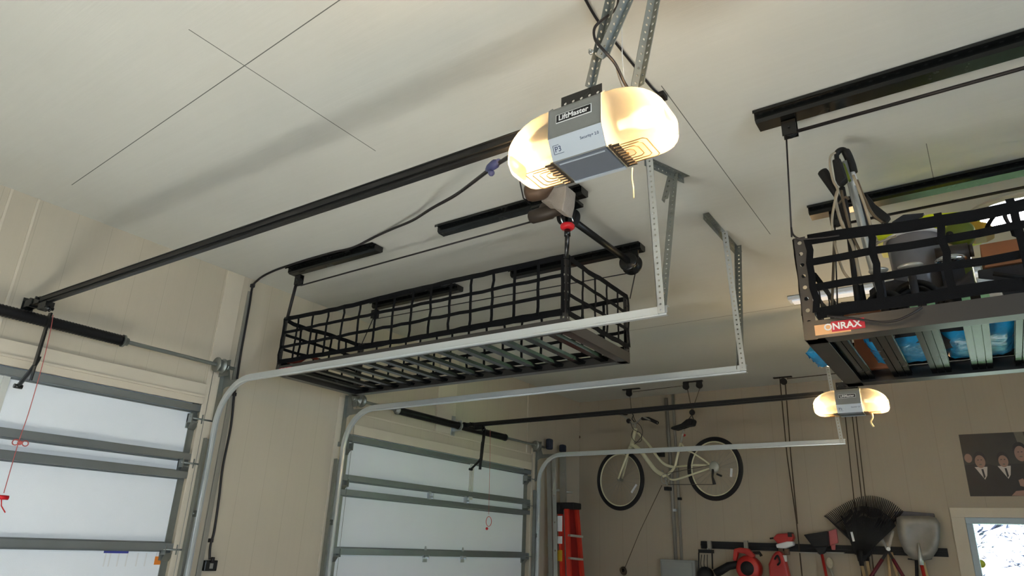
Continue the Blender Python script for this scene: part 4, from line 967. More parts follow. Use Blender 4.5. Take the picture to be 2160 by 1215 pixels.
a, b = at(1052, 340, 2, 1.30), at(1028, 358, 2, 1.36); MB().tube([a, a.lerp(b, .3), a.lerp(b, .32), a.lerp(b, .75), b], [.010, .013, .018, .016, .009], 12).ball(a.lerp(b, .6)-Z*.028, .013, 10).build('plug_connector', M_blueplug, pc_)
for u, v in ((533, 603), (494, 832), (445, 1140)):
    p = at(u, v, 0, W+.012); MB().box(p-Vector((.012, .014, .012)), p+Vector((.014, .010, .012))).build('cord_clip', M_cable, pc_)
p = at(440, 1192, 0, W)
ou = thing('wall_outlet', 'black power outlet low on the wall between the garage doors', 'outlet', p)
MB().box(p+Vector((0, -.045, -.035)), p+Vector((.03, .045, .03))).build('box', M_black, ou, bevel=.004); MB().box(p+Vector((.03, -.012, -.02)), p+Vector((.034, .012, .012))).build('cover', M_conduit, ou); MB().cyl(p+Vector((.035, 0, .02)), p+Vector((.035, 0, .05)), .012, 10).build('plug', M_cable, ou)
# labels on door 1
def dpt(u, v): return at(u, v, 0, W-.041)
t = thing('door_label', 'faint white and blue instruction label on the nearer garage door', 'label', dpt(245, 1175))
a, b = dpt(220, 1162), dpt(320, 1190)
MB().box((W-.0445, a.y, dpt(220, 1162).z-.012), (W-.043, dpt(272, 1163).y, dpt(220, 1158).z)).build('blue_strip', M_bluelab, t)
mb = MB()
for u in (222, 232, 250, 268, 290, 308): q = dpt(u, 1178); mb.box((W-.0445, q.y-.004, q.z-.045), (W-.0438, q.y+.004, q.z+.035))
mb.build('print', M_white, t)
t = thing('door_label', 'small orange square tag on the nearer garage door', 'label', dpt(335, 1180)); q = dpt(334, 1181)
MB().box((W-.0445, q.y-.022, q.z-.028), (W-.043, q.y+.022, q.z+.020)).build('orange_square', M_orange, t); MB().box((W-.0445, q.y-.018, q.z+.024), (W-.043, q.y+.020, q.z+.052)).build('white_top', M_white, t)

# ================================================================ BICYCLE
BP0, BN = (-3.05, 7.33, .8), (.30, 1.30, 0)
def bp(u, v, off=0):
    n_ = Vector(BN).normalized(); p0 = Vector(BP0)+n_*off; return atp(u, v, p0, n_)
bk = thing('bicycle', 'cream step-through bicycle with black tyres hanging under the ceiling by the back wall', 'bicycle', bp(1400, 1000))
nb = Vector(BN).normalized(); ub = Vector((nb.y, -nb.x, 0))
def wheel(c, R, spokes, th, refl):
    w = MB().torus(c, nb, R-.022, .024, 56, 10).build('wheel', M_tire, bk); lab(w, 'black tyre')
    MB().torus(c, nb, R-.048, .008, 48, 8).build('rim', M_cream, w, org=ORG[bk.name])
    mb = MB().cyl(c-nb*.04, c+nb*.04, .016, 12)
    for k in range(spokes): a = 2*PI*k/spokes; mb.cyl(c+nb*(.02 if k % 2 else -.02), c+(ub*math.cos(a)+Z*math.sin(a))*(R-.05), .0012, 4)
    mb.build('spokes', M_spoke, w, org=ORG[bk.name])
    a, b = bp(*refl[0], -.02), bp(*refl[1], -.02); MB().bar(a, b, .022, .008, nb).build('reflector', M_white, w, org=ORG[bk.name])
fc, rc = bp(1308, 1012), bp(1507, 988)
def rad(c, u0, v0): return (bp(u0, v0)-c).length
wheel(fc, (rad(fc, 1308, 955)+rad(fc, 1308, 1069)+rad(fc, 1362, 1012)+rad(fc, 1254, 1012))/4, 28, .0, ((1332, 1039), (1343, 1022)))
wheel(rc, (rad(rc, 1507, 923)+rad(rc, 1507, 1053)+rad(rc, 1567, 988)+rad(rc, 1447, 988))/4, 28, .0, ((1543, 988), (1542, 1006)))
fr = MB()
fr.tube(smooth_path([bp(1346, 913), bp(1371, 941), bp(1386, 963), bp(1402, 979), bp(1419, 985), bp(1424, 985)]), .0145, 10)
fr.tube(smooth_path([bp(1334, 937), bp(1351, 951), bp(1368, 974), bp(1384, 993), bp(1401, 1003)]), .024, 12)
fr.tube([bp(1341, 903), bp(1331, 943)], .021, 12)
fr.tube(smooth_path([bp(1436, 934), bp(1428, 966), bp(1422, 987), bp(1406, 1003)]), .0135, 10)
for o_ in (-.035, .035):
    fr.tube(smooth_path([bp(1447, 949), bp(1466, 958, o_), bp(1498, 980, o_), bp(1503, 986, o_)]), .009, 8)
    fr.tube(smooth_path([bp(1406, 1006), bp(1419, 1012, o_*.8), bp(1438, 1008, o_), bp(1503, 986, o_)]), .010, 8)
fr.tube([bp(1424, 985), bp(1460, 981), bp(1500, 981)], .010, 8)
fr.tube([bp(1436, 934), bp(1447, 949)], .011, 8).cyl(bp(1401, 1003, -.05), bp(1401, 1003, .05), .022, 12)
lab(fr.build('frame', M_cream, bk), 'cream painted frame')
MB().tube([bp(1331, 943), bp(1328, 948)], [.028, .024], 10).tube([bp(1329, 945, -.045), bp(1304, 1010, -.045)], [.015, .011], 10).tube([bp(1329, 945, .045), bp(1312, 1010, .045)], [.015, .011], 10).bar(bp(1329, 945, -.05), bp(1329, 945, .05), .03, .03).build('fork', M_cream, bk)
text_mb('EV', bp(1359, 962, -.03), (bp(1368, 974)-bp(1352, 952)), nb.cross(bp(1368, 974)-bp(1352, 952))*-1, .045, 0, .001) if False else None
MB().tube([bp(1436, 934), bp(1442, 906)], .012, 10).cyl(bp(1440, 917, -.02), bp(1440, 917, .02), .012, 8).build('seat_post', M_alu, bk)
sd = [(1413, 904), (1416, 900), (1436, 893), (1447, 884), (1456, 882), (1460, 886), (1457, 897), (1445, 899), (1434, 903), (1420, 907)]
MB().prism([bp(u, v, -.05) for u, v in sd], nb*.10).build('saddle', M_rubber, bk, bevel=.012)
MB().tube([bp(1445, 899, -.02), bp(1452, 905, -.02), bp(1442, 908, -.02)], .004, 6).tube([bp(1445, 899, .02), bp(1452, 905, .02), bp(1442, 908, .02)], .004, 6).build('saddle_rails', M_chrome, bk)
MB().tube([bp(1338, 905), bp(1341, 893)], .012, 8).tube(smooth_path([bp(1310, 875, .20), bp(1322, 882, .10), bp(1333, 893, .03), bp(1341, 893), bp(1347, 888, -.06), bp(1353, 882, -.12), bp(1362, 882, -.2), bp(1387, 892, -.24)]), .010, 8).build('handlebar', M_alu, bk)
MB().tube([bp(1303, 872, .2), bp(1322, 873, .16)], .017, 8).build('grip', M_rubber, bk); MB().tube([bp(1355, 883, -.16), bp(1368, 883, -.2), bp(1387, 892, -.24)], .019, 8).build('grip', M_rubber, bk)
mb = MB(); mb.ball(bp(1326, 888, .05), .03, 10); mb.tube(smooth_path([bp(1330, 890), bp(1336, 905, -.05), bp(1352, 915, -.08), bp(1352, 930, -.06), bp(1340, 932, -.04), bp(1332, 920, -.03), bp(1335, 908)]), .0032, 5); mb.tube(smooth_path([bp(1342, 890, -.03), bp(1352, 900, -.06), bp(1355, 915, -.06), bp(1348, 928, -.05), bp(1335, 940)]), .0032, 5).build('brake_cables', M_cable, bk)
MB().torus(bp(1403, 1010, -.055), nb, .052, .005, 26, 6).lathe(bp(1403, 1010, -.06), nb, [(0, .001), (0, .02), (.02, .02), (.02, .001)], 12).bar(bp(1403, 1010, -.058), bp(1408, 1024, -.07), .016, .01, nb).build('crank', M_alu, bk); MB().bar(bp(1403, 1010, .05), bp(1397, 992, .07), .016, .01, nb).build('crank_arm', M_alu, bk)
MB().obox(bp(1409, 1031, -.10), ub*.022, nb*.04, Z*.018).build('pedal', M_rubber, bk); MB().obox(bp(1394, 958, .10), ub*.026, nb*.04, Z*.028).build('pedal', M_rubber, bk)
MB().lathe(bp(1507, 985, -.04)-nb*.025, nb, [(0, .001), (0, .03), (.008, .05), (.02, .06), (.022, .001)], 22).build('cassette', M_alu, bk)
MB().tube([bp(1504, 990, -.06), bp(1503, 1006, -.07), bp(1507, 1022, -.06)], [.014, .011, .018], 8).tube([bp(1512, 1000, -.06), bp(1522, 1004, -.06)], .01, 8).build('derailleur', M_rubber, bk)
MB().tube([bp(1405, 1022, -.055), bp(1503, 1022, -.06)], .0035, 5).tube([bp(1405, 999, -.055), bp(1505, 980, -.05)], .003, 5).build('chain', M_motor, bk)
MB().ball(bp(1443, 918, .03), .02, 8, (1, 1, .8)).build('rear_reflector', M_redp, bk)
# hoist pulleys above the bicycle
def bike_hoist(label, u, v, zdown, dual=False):
    c = at(u, v, 2, H-.01); t = thing('bike_hoist_pulley', label, 'pulley', c, 'bicycle hoist pulleys')
    MB().box(c+Vector((-.10, -.02, 0)), c+Vector((.12, .02, .01))).build('mounting_plate', M_black, t)
    for dx in ((-.02,) if not dual else (-.075, .08)): MB().cyl(c+Vector((dx, -.018, -.045)), c+Vector((dx, .018, -.045)), .034, 16).box(c+Vector((dx-.028, -.02, -.05)), c+Vector((dx+.028, .02, 0))).build('wheel_block', M_rubber, t)
    return c
h1 = bike_hoist('black hoist pulley on the ceiling above the bicycle handlebar', 1330, 822, 0)
h2 = bike_hoist('double black hoist pulley on the ceiling above the bicycle saddle', 1460, 806, 0, True)
cable('thin hoist rope pair dropping to the bicycle handlebar', [h1+Vector((-.01, 0, -.06)), bp(1332, 868), bp(1337, 880), bp(1341, 890)], .004, M_rope, 'rope', 'hoist_rope', 'bicycle hoist ropes')
cable('thin hoist rope dropping to the ball above the bicycle saddle', [h2+Vector((-.06, 0, -.06)), bp(1460, 868)], .004, M_rope, 'rope', 'hoist_rope', 'bicycle hoist ropes')
cable('thin hoist rope slanting from the double pulley to the saddle hook', [h2+Vector((.09, 0, -.06)), bp(1462, 860), bp(1460, 880)], .004, M_rope, 'rope', 'hoist_rope', 'bicycle hoist ropes')
cable('slack rope running along the ceiling between the two bicycle hoist pulleys', [h1+Vector((.03, 0, -.03)), h2+Vector((-.08, 0, -.03))], .0035, M_rope, 'rope', 'hoist_rope', 'bicycle hoist ropes')
t = thing('hoist_hook', 'black ball and hooks gripping the bicycle saddle', 'hook', bp(1460, 870)); MB().ball(bp(1460, 870), .032, 14).build('ball', M_rubber, t); MB().tube([bp(1459, 876), bp(1452, 885, -.06), bp(1450, 893, -.06)], .005, 6).tube([bp(1460, 876), bp(1463, 886, -.06), bp(1459, 897, -.05)], .005, 6).build('hook', M_rubber, t)
t = thing('hoist_hook', 'black hook gripping the bicycle handlebar', 'hook', bp(1333, 872)); MB().ball(bp(1331, 868), .018, 10).tube([bp(1331, 868), bp(1336, 876), bp(1333, 884), bp(1338, 890)], .006, 6).build('hook', M_rubber, t)
cable('long thin rope slanting from the bicycle down to the cleat', [at(1396, 1024, 1, 7.4), at(1350, 1120, 1, 7.75), at(1319, 1196, 1, YB-.03)], .0032, M_rope, 'rope', 'tie_rope', None)
p = at(1317, 1203, 1, YB); t = thing('rope_cleat', 'dark rope bundle wound on a cleat on the back wall', 'cleat', p)
MB().box(p+Vector((-.015, -.03, -.04)), p+Vector((.015, 0, .04))).build('cleat', M_black, t); MB().torus(p+Vector((0, -.03, 0)), (0, 1, 0), .03, .012, 18, 6).torus(p+Vector((.004, -.028, -.01)), (.2, 1, .2), .038, .008, 18, 6).build('rope_coil', M_rope, t)

# ================================================================ BACK WALL
YW = YB
def bw(u, v, d=0): return at(u, v, 1, YW-d)
# conduits and electrical box
t = thing('conduit', 'left grey conduit running from the ceiling down to the electrical box', 'conduit', bw(1404, 830, .02), 'grey conduits')
MB().tube([bw(1405, 840, .02), bw(1409, 900, .02), bw(1416, 1000, .02), bw(1426, 1185, .02)], .021, 10).build('pipe', M_conduit, t)
t = thing('conduit', 'right slimmer conduit beside the first, with clamps', 'conduit', bw(1420, 830, .02), 'grey conduits')
MB().tube([bw(1419, 832, .02), bw(1423, 900, .02), bw(1429, 1000, .02), bw(1438, 1185, .02)], .016, 10).build('pipe', M_conduit, t)
for u, v in ((1423, 1076), (1433, 1052)): q = bw(u, v, .045); MB().box(q-Vector((.02, .006, .014)), q+Vector((.02, .03, .014))).build('clamp', M_black if v < 1060 else M_galv, t)
a, b = bw(1393, 1179, .09), bw(1466, 1179, .09); zt_ = a.z
t = thing('electrical_box', 'grey electrical box at the bottom of the conduits', 'electrical box', (a.x, YW, zt_-.3))
MB().box((a.x, YW-.10, zt_-.35), (b.x, YW, zt_)).build('enclosure', M_elec, t, bevel=.006); MB().box((a.x+.02, YW-.112, zt_-.34), (b.x-.03, YW-.10, zt_-.02)).build('cover', M_elec, t, bevel=.004)
p = bw(1222, 922); tag(MB().lathe(p, (0, -1, 0), [(0, .018), (.006, .018), (.008, .001)], 12).build('knob', M_brown), 'small dark round hook on the back wall left of the bicycle', 'hook')

# ladders
lx = -4.28
t = thing('step_ladder', 'red fibreglass step ladder leaning in the corner', 'ladder', (lx, 7.6, FL))
def lp_(u, v, y): return at(u, v, 1, y)
yl = 7.02
L1a, L1b = lp_(1182, 1066, yl), lp_(1187, 1215, yl)
dz = lambda a, b: a+(b-a)*((FL-a.z)/(b.z-a.z))
MB().bar(L1a, dz(L1a, L1b), .03, .075, (0, 1, 0)).build('rail', M_redfib, t)
L1c, L1d = lp_(1195, 1063, yl+.02), lp_(1201, 1215, yl+.02); MB().bar(L1c, dz(L1c, L1d), .05, .03, (0, 1, 0)).build('rail', M_redfib, t)
L2a, L2b = lp_(1216, 1068, yl+.22), lp_(1228, 1215, yl+.22); MB().bar(L2a, dz(L2a, L2b), .03, .06, (0, 1, 0)).build('rail', M_redfib, t)
L3a, L3b = lp_(1206, 1066, yl+.25), lp_(1213, 1215, yl+.25); MB().bar(L3a, dz(L3a, L3b), .12, .02, (0, 1, 0)).build('back_panel', M_redp, t)
MB().obox((lp_(1176, 1069, yl)+lp_(1222, 1066, yl+.15))/2+Vector((0, 0, .0)), X*.12, Y*.09, Z*.035).obox(lp_(1180, 1075, yl-.02), X*.03, Y*.05, Z*.05).build('top_cap', M_rubber, t, bevel=.012)
for v in (1129, 1177, 1225, 1273): a, b = lp_(1199, v, yl), lp_(1226, v+3, yl+.15); MB().bar(a, b, .08, .022).build('step', M_alu, t)
for v0, v1, m, nm in ((1088, 1121, M_white, 'label'), (1131, 1147, M_white, 'label'), (1160, 1184, M_amber, 'label')):
    a, b = lp_(1176, v0, yl-.044), lp_(1184, v1, yl-.044); MB().box((a.x, yl-.046, b.z), (b.x+.012, yl-.044, a.z)).build(nm, m, t)
for i, (u, cap, m, lb, y) in enumerate(((1158, (1159, 937), M_alu, 'aluminium ladder rail with a tall navy cap in the corner', 6.99), (1187, (1187, 946), M_alu, 'aluminium ladder with a square navy cap behind the curved track', 7.28))):
    t = thing('extension_ladder', lb, 'ladder', (lx, y, FL), None)
    c = lp_(cap[0], cap[1], y); f0 = lp_(u, 960, y); f1 = lp_(u+(5 if i == 0 else 4), 1215, y)
    MB().bar(f0, dz(f0, f1), .055 if i == 0 else .075, .03, (0, 1, 0)).build('rail', m, t)
    if i == 0: g0, g1 = lp_(1168, 960, y-.05), lp_(1172, 1215, y-.05); MB().perf(g0, dz(g0, g1), X, (0, .003, 0), .05, .3, .01).build('inner_rail', m, t)
    MB().obox(c, X*.034, Y*.04, Z*(.062 if i == 0 else .045)).build('rail_cap', M_navy, t, bevel=.018)
    for q in range(8):
        zz = .62-.3*q; MB().cyl((f0.x-.0, y, zz), (f0.x+(.12 if i == 0 else .11), y+.05, zz), .014, 8).build('rung', m, t)
# hanging ropes
def ropes(label, pts, r=.006): return cable(label, [at(u, v, 1, y) for u, v, y in pts], r, M_rope, 'rope', 'wall_rope', 'ropes hanging down the back wall')
t3 = at(1652, 797, 2, H-.01)
t = thing('ceiling_pulley', 'black ceiling pulley at the top of the two ropes left of the distant opener', 'pulley', t3)
MB().box(t3+Vector((-.10, -.02, 0)), t3+Vector((.09, .02, .01))).build('plate', M_black, t); MB().cyl(t3+Vector((0, -.018, -.04)), t3+Vector((0, .018, -.04)), .034, 16).build('wheel', M_rubber, t)
t4 = at(1790, 788, 2, H-.01)
ropes('left rope dropping past the tools from the ceiling pulley', [(1645, 799, 7.57), (1660, 960, 7.75), (1680, 1100, 7.80), (1692, 1215, 7.80)])
ropes('right rope dropping past the tools from the ceiling pulley', [(1656, 803, 7.57), (1668, 960, 7.75), (1682, 1105, 7.80)])
ropes('rope crossing the ceiling edge from the pulley to the right', [(1660, 799, 7.57), (1800, 784, 7.57)], .0045)
for u0, v0, u1, v1, lb in ((1781, 860, 1802, 1060, 'leftmost thin rope below the distant opener'), (1796, 862, 1819, 1062, 'middle thin rope below the distant opener'), (1804, 862, 1827, 1065, 'rightmost thin rope below the distant opener')):
    q0 = at(u0, v0, 1, 7.75); q1 = at(u1, v1, 1, 7.80); q2 = q1+(q1-q0)*.9; q00 = q0-(q1-q0)*((1.78-q0.z)/(q0.z-q1.z)); cable(lb, [q00, q0, q1, q2], .005, M_rope, 'rope', 'wall_rope', 'ropes hanging down the back wall')

# tool rails
def trail(label, u0, v0, u1, v1, hgt=.075):
    a, b = bw(u0, v0, .02), bw(u1, v1, .02); z = (a.z+b.z)/2
    t = thing('tool_rail', label, 'tool rail', ((a.x+b.x)/2, YW, z)); MB().box((a.x, YW-.03, z-hgt/2), (b.x, YW, z+hgt/2)).box((a.x, YW-.036, z-.010), (b.x, YW-.03, z+.010)).build('rail', M_rubber, t, bevel=.004)
    return z
zr = trail('black tool rail on the back wall, left part with power tools', 1479, 1150, 1640, 1153)
trail('black tool rail on the back wall, right part behind rakes and shovel', 1652, 1157, 1999, 1163)
for u in (1497, 1574): 
    a = bw(u, 1150, .05); tag(MB().box(a+Vector((-.02, -.02, -.05)), a+Vector((.02, .012, .045))).tube([a+Vector((0, -.02, -.04)), a+Vector((0, -.07, -.06)), a+Vector((0, -.08, -.03))], .007, 6).build('rail_hook', M_conduit), 'grey hook clipped on the left tool rail, '+('near its left end' if u < 1500 else 'over the red blower'), 'hook')
# leaf blower (red)
t = thing('leaf_blower', 'red leaf blower with a black round intake hanging on the left tool rail', 'leaf blower', bw(1560, 1185, .2))
c = bw(1576, 1199, .22); MB().lathe(c, (0, 1, 0), [(0, .001), (0, .055), (0, .11), (.03, .125), (.12, .125), (.15, .09), (.15, .001)], 32).build('fan_housing', M_redp, t)
MB().lathe(c-Y*.012, (0, 1, 0), [(0, .001), (0, .06), (.02, .075), (.03, .075)], 28).build('intake', M_rubber, t)
MB().prism([bw(1547, 1158, .2), bw(1560, 1155, .2), bw(1578, 1157, .2), bw(1592, 1172, .2), bw(1585, 1180, .2), bw(1570, 1168, .2), bw(1556, 1166, .2), bw(1552, 1184, .2), bw(1545, 1182, .2)], (0, .06, 0)).build('handle', M_redp, t, bevel=.012)
MB().tube([bw(1560, 1190, .18), bw(1537, 1194, .18), bw(1520, 1204, .19), bw(1509, 1210, .20)], [.035, .04, .042, .042], 14).build('nozzle_tube', M_rubber, t)
MB().tube([bw(1580, 1166, .15), bw(1602, 1166, .15), bw(1606, 1173, .15)], [.012, .018, .016], 8).build('lever', M_rubber, t)
# black compressor bag on the left
t = thing('black_vacuum', 'black coil-handled vacuum hanging at the left end of the tool rail', 'vacuum', bw(1488, 1195, .15))
MB().box(bw(1473, 1166, .14), bw(1506, 1160, .05)).tube([bw(1474, 1166, .12), bw(1474, 1215, .12)], .008, 6).tube([bw(1502, 1166, .12), bw(1503, 1200, .12)], .008, 6).build('bracket', M_rubber, t)
MB().ball(bw(1488, 1212, .12), .09, 18, (1.0, .8, .9)).build('body', M_rubber, t)
for k in range(3): MB().tube(smooth_path([bw(1480+k*6, 1170, .14), bw(1478+k*7, 1190, .16), bw(1482+k*6, 1205, .16)]), .004, 5).build('cord', M_cable, t)
# red hedge trimmer and red-white tool
t = thing('hedge_trimmer', 'red hedge trimmer body hanging below the middle of the rail', 'hedge trimmer', bw(1640, 1190, .15))
MB().prism([bw(1628, 1172, .2), bw(1634, 1164, .2), bw(1643, 1161, .2), bw(1652, 1172, .2), bw(1658, 1190, .2), bw(1664, 1215, .2), bw(1668, 1240, .2), bw(1632, 1240, .2), bw(1622, 1212, .2), bw(1620, 1190, .2)], (0, .1, 0)).build('body', M_redp, t, bevel=.02)
MB().tube(smooth_path([bw(1634, 1180, .21), bw(1640, 1172, .22), bw(1645, 1185, .22), bw(1640, 1192, .21)]), .009, 8).build('trigger_loop', M_rubber, t); MB().obox(bw(1655, 1178, .17), X*.02, Y*.02, Z*.03).build('white_guard', M_white, t, bevel=.004)
t = thing('cordless_drill', 'red and white cordless tool sitting on the tool rail', 'power tool', bw(1652, 1140, .1))
MB().prism([bw(1630, 1135, .15), bw(1638, 1126, .15), bw(1670, 1124, .15), bw(1674, 1134, .15), bw(1668, 1145, .15), bw(1640, 1147, .15)], (0, .09, 0)).build('body', M_redp, t, bevel=.01); MB().prism([bw(1636, 1148, .16), bw(1660, 1142, .16), bw(1672, 1142, .16), bw(1674, 1150, .16), bw(1655, 1157, .16), bw(1638, 1156, .16)], (0, .08, 0)).build('white_base', M_white, t, bevel=.01)
MB().cyl(bw(1674, 1130, .11), bw(1624, 1136, .11), .008, 8).obox(bw(1668, 1128, .12), X*.018, Y*.05, Z*.022).build('chuck', M_rubber, t); MB().obox(bw(1660, 1164, .12), X*.025, Y*.02, Z*.03).build('hook', M_brown, t, bevel=.008)
# white rack plates on the wall
for u0, u1, lb in ((1687, 1726, 'white metal plate left of the red broom stick'), (1744, 1782, 'white metal plate right of the red broom stick')):
    a, b = bw(u0, 1160, .05), bw(u1, 1168, .05); tag(MB().box((a.x, YW-.09, b.z), (b.x, YW, b.z+.012)).box((a.x, YW-.004, b.z), (b.x, YW, a.z+.03)).build('wall_plate', M_conduit), lb, 'plate')
# broom / dustpan
def prismw(pts, d, th, name, m, t, bev=.006): return MB().prism([bw(u, v, d) for u, v in pts], (0, th, 0)).build(name, m, t, bevel=bev)
t = thing('broom', 'black broom head upside down on a dark red stick', 'broom', bw(1725, 1140, .12))
prismw([(1695, 1128), (1745, 1120), (1748, 1152), (1715, 1154)], .16, .07, 'head', M_rubber, t); prismw([(1717, 1154), (1745, 1152), (1738, 1168), (1728, 1170)], .15, .04, 'socket', M_rubber, t)
a, b = bw(1733, 1166, .12), bw(1743, 1215, .12); MB().cyl(a, a+(b-a)*6, .014, 10).build('stick', M_redp, t)
t = thing('dustpan', 'faded pink dustpan behind the broom head', 'dustpan', bw(1755, 1135, .08)); prismw([(1746, 1121), (1764, 1115), (1768, 1145), (1748, 1152)], .08, .03, 'pan', M_pink, t); prismw([(1752, 1150), (1762, 1148), (1762, 1160), (1754, 1160)], .07, .02, 'handle', M_pink, t)
t = thing('scrub_brush', 'cream brush with a pale bristle head hanging right of the broom stick', 'brush', bw(1750, 1190, .1)); MB().ball(bw(1750, 1188, .1), .045, 14, (.7, .6, 1.2)).build('bristles', mat('cream_bristles', (196, 186, 160), .9, var=.2, scale=60, bump=.5), t); a, b = bw(1750, 1196, .1), bw(1757, 1215, .1); MB().cyl(a, a+(b-a)*4, .013, 8).build('handle', M_alu, t)
# leaf rakes: fans of individual tines
def rake(label, base, tips, tilt, d, group, stick):
    t = thing('leaf_rake', label, 'rake', bw(*base, d), group); B = bw(*base, d)
    mb = MB(); arc = smooth_path([bw(u, v, d+.03) for u, v in tips], 8); n_ = len(arc)
    N_ = 48
    for k in range(N_):
        f = k/(N_-1)*(n_-1); i = min(int(f), n_-2); tip = arc[i].lerp(arc[i+1], f-i); b0 = B+Vector(((k/(N_-1)-.5)*.09, 0, .0))
        mid = b0.lerp(tip, .93); mb.tube([b0, b0.lerp(tip, .5)+Y*-.015, mid, tip+Vector((0, -.035, -.004))], [.0050, .0050, .0045, .004], 5)
    mb.build('tines', M_rubber, t); mb = MB()
    for fr_ in (.30, .52, .74):
        mb.tube([B.lerp(q, fr_) for q in arc], .0055 if fr_ > .4 else .009, 5)
    mb.build('cross_bands', M_rubber, t)
    MB().prism([B.lerp(arc[0], .48)+Y*.002, B.lerp(arc[n_//4], .56)+Y*.002, B.lerp(arc[n_//2], .58)+Y*.002, B.lerp(arc[3*n_//4], .56)+Y*.002, B.lerp(arc[-1], .48)+Y*.002, B+Vector((.03, .002, -.06)), B+Vector((-.03, .002, -.06))], (0, .006, 0)).build('webbed_centre', M_rubber, t)
    MB().tube([B+Z*.04, B-Z*.10], [.03, .02], 12).build('socket', M_rubber, t)
    q = B-Z*.1; MB().cyl(q, q+stick, .014, 10).build('handle', M_hwood, t); return t
rake('black leaf rake in front, its fan filling the middle of the tool rail', (1815, 1170), [(1776, 1088), (1795, 1074), (1815, 1068), (1840, 1070), (1862, 1078), (1880, 1095), (1890, 1108)], 0, .14, 'leaf rakes', Vector((.12, 0, -1.2)))
rake('black leaf rake behind, with the taller and wider fan', (1826, 1160), [(1740, 1088), (1762, 1073), (1790, 1058), (1820, 1047), (1850, 1047), (1880, 1058), (1906, 1078)], 0, .07, 'leaf rakes', Vector((.05, 0, -1.2)))
t = thing('white_label', 'small white label on the front leaf rake', 'label', bw(1799, 1132, .17)); MB().bar(bw(1796, 1122, .175), bw(1801, 1142, .175), .02, .003, (0, 1, 0)).build('label', M_white, t)
# loppers
t = thing('loppers', 'pruning loppers with crossed dark red handles', 'loppers', bw(1874, 1165, .1))
for (u0, v0, u1, v1, u2, v2, d) in ((1858, 1130, 1872, 1160, 1905, 1215, .12), (1884, 1120, 1874, 1160, 1838, 1215, .10)):
    MB().bar(bw(u0, v0, d), bw(u1, v1, d), .022, .008, (0, 1, 0)).build('blade', M_galvs, t)
    a, b = bw(u1, v1, d), bw(u2, v2, d); MB().bar(a, a.lerp(b, .35), .024, .016, (0, 1, 0)).build('shank', M_rubber, t); MB().tube([a.lerp(b, .35), b+(b-a)*.6], .016, 8).build('handle', mat_maroon, t)
MB().cyl(bw(1874, 1158, .14), bw(1874, 1158, .08), .018, 12).build('pivot', M_galv, t)
t = thing('rake_handle', 'two pale wooden handle ends between the loppers', 'handle', bw(1878, 1190, .08)); MB().tube([bw(1873, 1165, .06), bw(1877, 1215, .06), bw(1880, 1290, .06)], .012, 8).build('left_stick', M_hwood, t); MB().tube([bw(1880, 1165, .06), bw(1893, 1215, .06), bw(1910, 1290, .06)], .014, 8).build('right_stick', M_hwood, t)
# big shovel upside down
t = thing('shovel', 'large steel shovel hanging blade up at the right end of the rail', 'shovel', bw(1937, 1130, .14))
bl = [(1891, 1092), (1900, 1088), (1960, 1088), (1975, 1092), (1983, 1104), (1983, 1135), (1978, 1160), (1966, 1178), (1945, 1183), (1925, 1180), (1908, 1165), (1897, 1140), (1891, 1110)]
Pb = [bw(u, v, .14) for u, v in bl]; cc = sum(Pb, Vector())/len(Pb); mb = MB(); m_ = len(Pb)
V = [cc+Vector((0, .045, 0))]+[cc+(p-cc)*.6+Vector((0, .035, 0)) for p in Pb]+Pb; F = [(0, 1+k, 1+(k+1) % m_) for k in range(m_)]+[(1+k, 1+m_+k, 1+m_+(k+1) % m_, 1+(k+1) % m_) for k in range(m_)]
nV = len(V); V2 = [v+Vector((0, .004, 0)) for v in V]; F2 = [tuple(nV+q for q in reversed(f)) for f in F]; F3 = [(1+m_+k, nV+1+m_+k, nV+1+m_+(k+1) % m_, 1+m_+(k+1) % m_) for k in range(m_)]
mb.add(V+V2, F+F2+F3, True).build('blade', M_galvs, t)
MB().tube([bw(1938, 1145, .13), bw(1942, 1180, .13), bw(1944, 1192, .13)], [.006, .02, .022], 12).build('socket', M_galv, t); a, b = bw(1943, 1186, .12), bw(1950, 1215, .12); MB().cyl(a, a+(b-a)*8, .017, 12).build('handle', M_redp, t)
MB().tube([a+X*.02, a+X*.024+(b-a)*4], .012, 8).build('pale_handle_side', M_hwood, t)
MB().bar(bw(1915, 1179, .11), bw(1932, 1181, .11), .02, .012).bar(bw(1948, 1181, .11), bw(1966, 1178, .11), .02, .012).build('step', M_rubber, t)
t = thing('snow_shovel', 'dark snow scoop edge showing above the steel shovel', 'shovel', bw(1930, 1085, .07)); prismw([(1885, 1079), (1905, 1078), (1970, 1083), (1972, 1091), (1890, 1090)], .09, .05, 'scoop_edge', mat('dark_blue_grey_plastic', (62, 64, 74), .5), t); a = bw(1905, 1090, .05); prismw([(1886, 1085), (1896, 1085), (1900, 1120), (1895, 1130)], .06, .02, 'scoop_side', M_darkcloth, t); MB().cyl(bw(1930, 1090, .055), bw(1935, 1250, .055), .014, 8).build('handle', M_rubber, t)

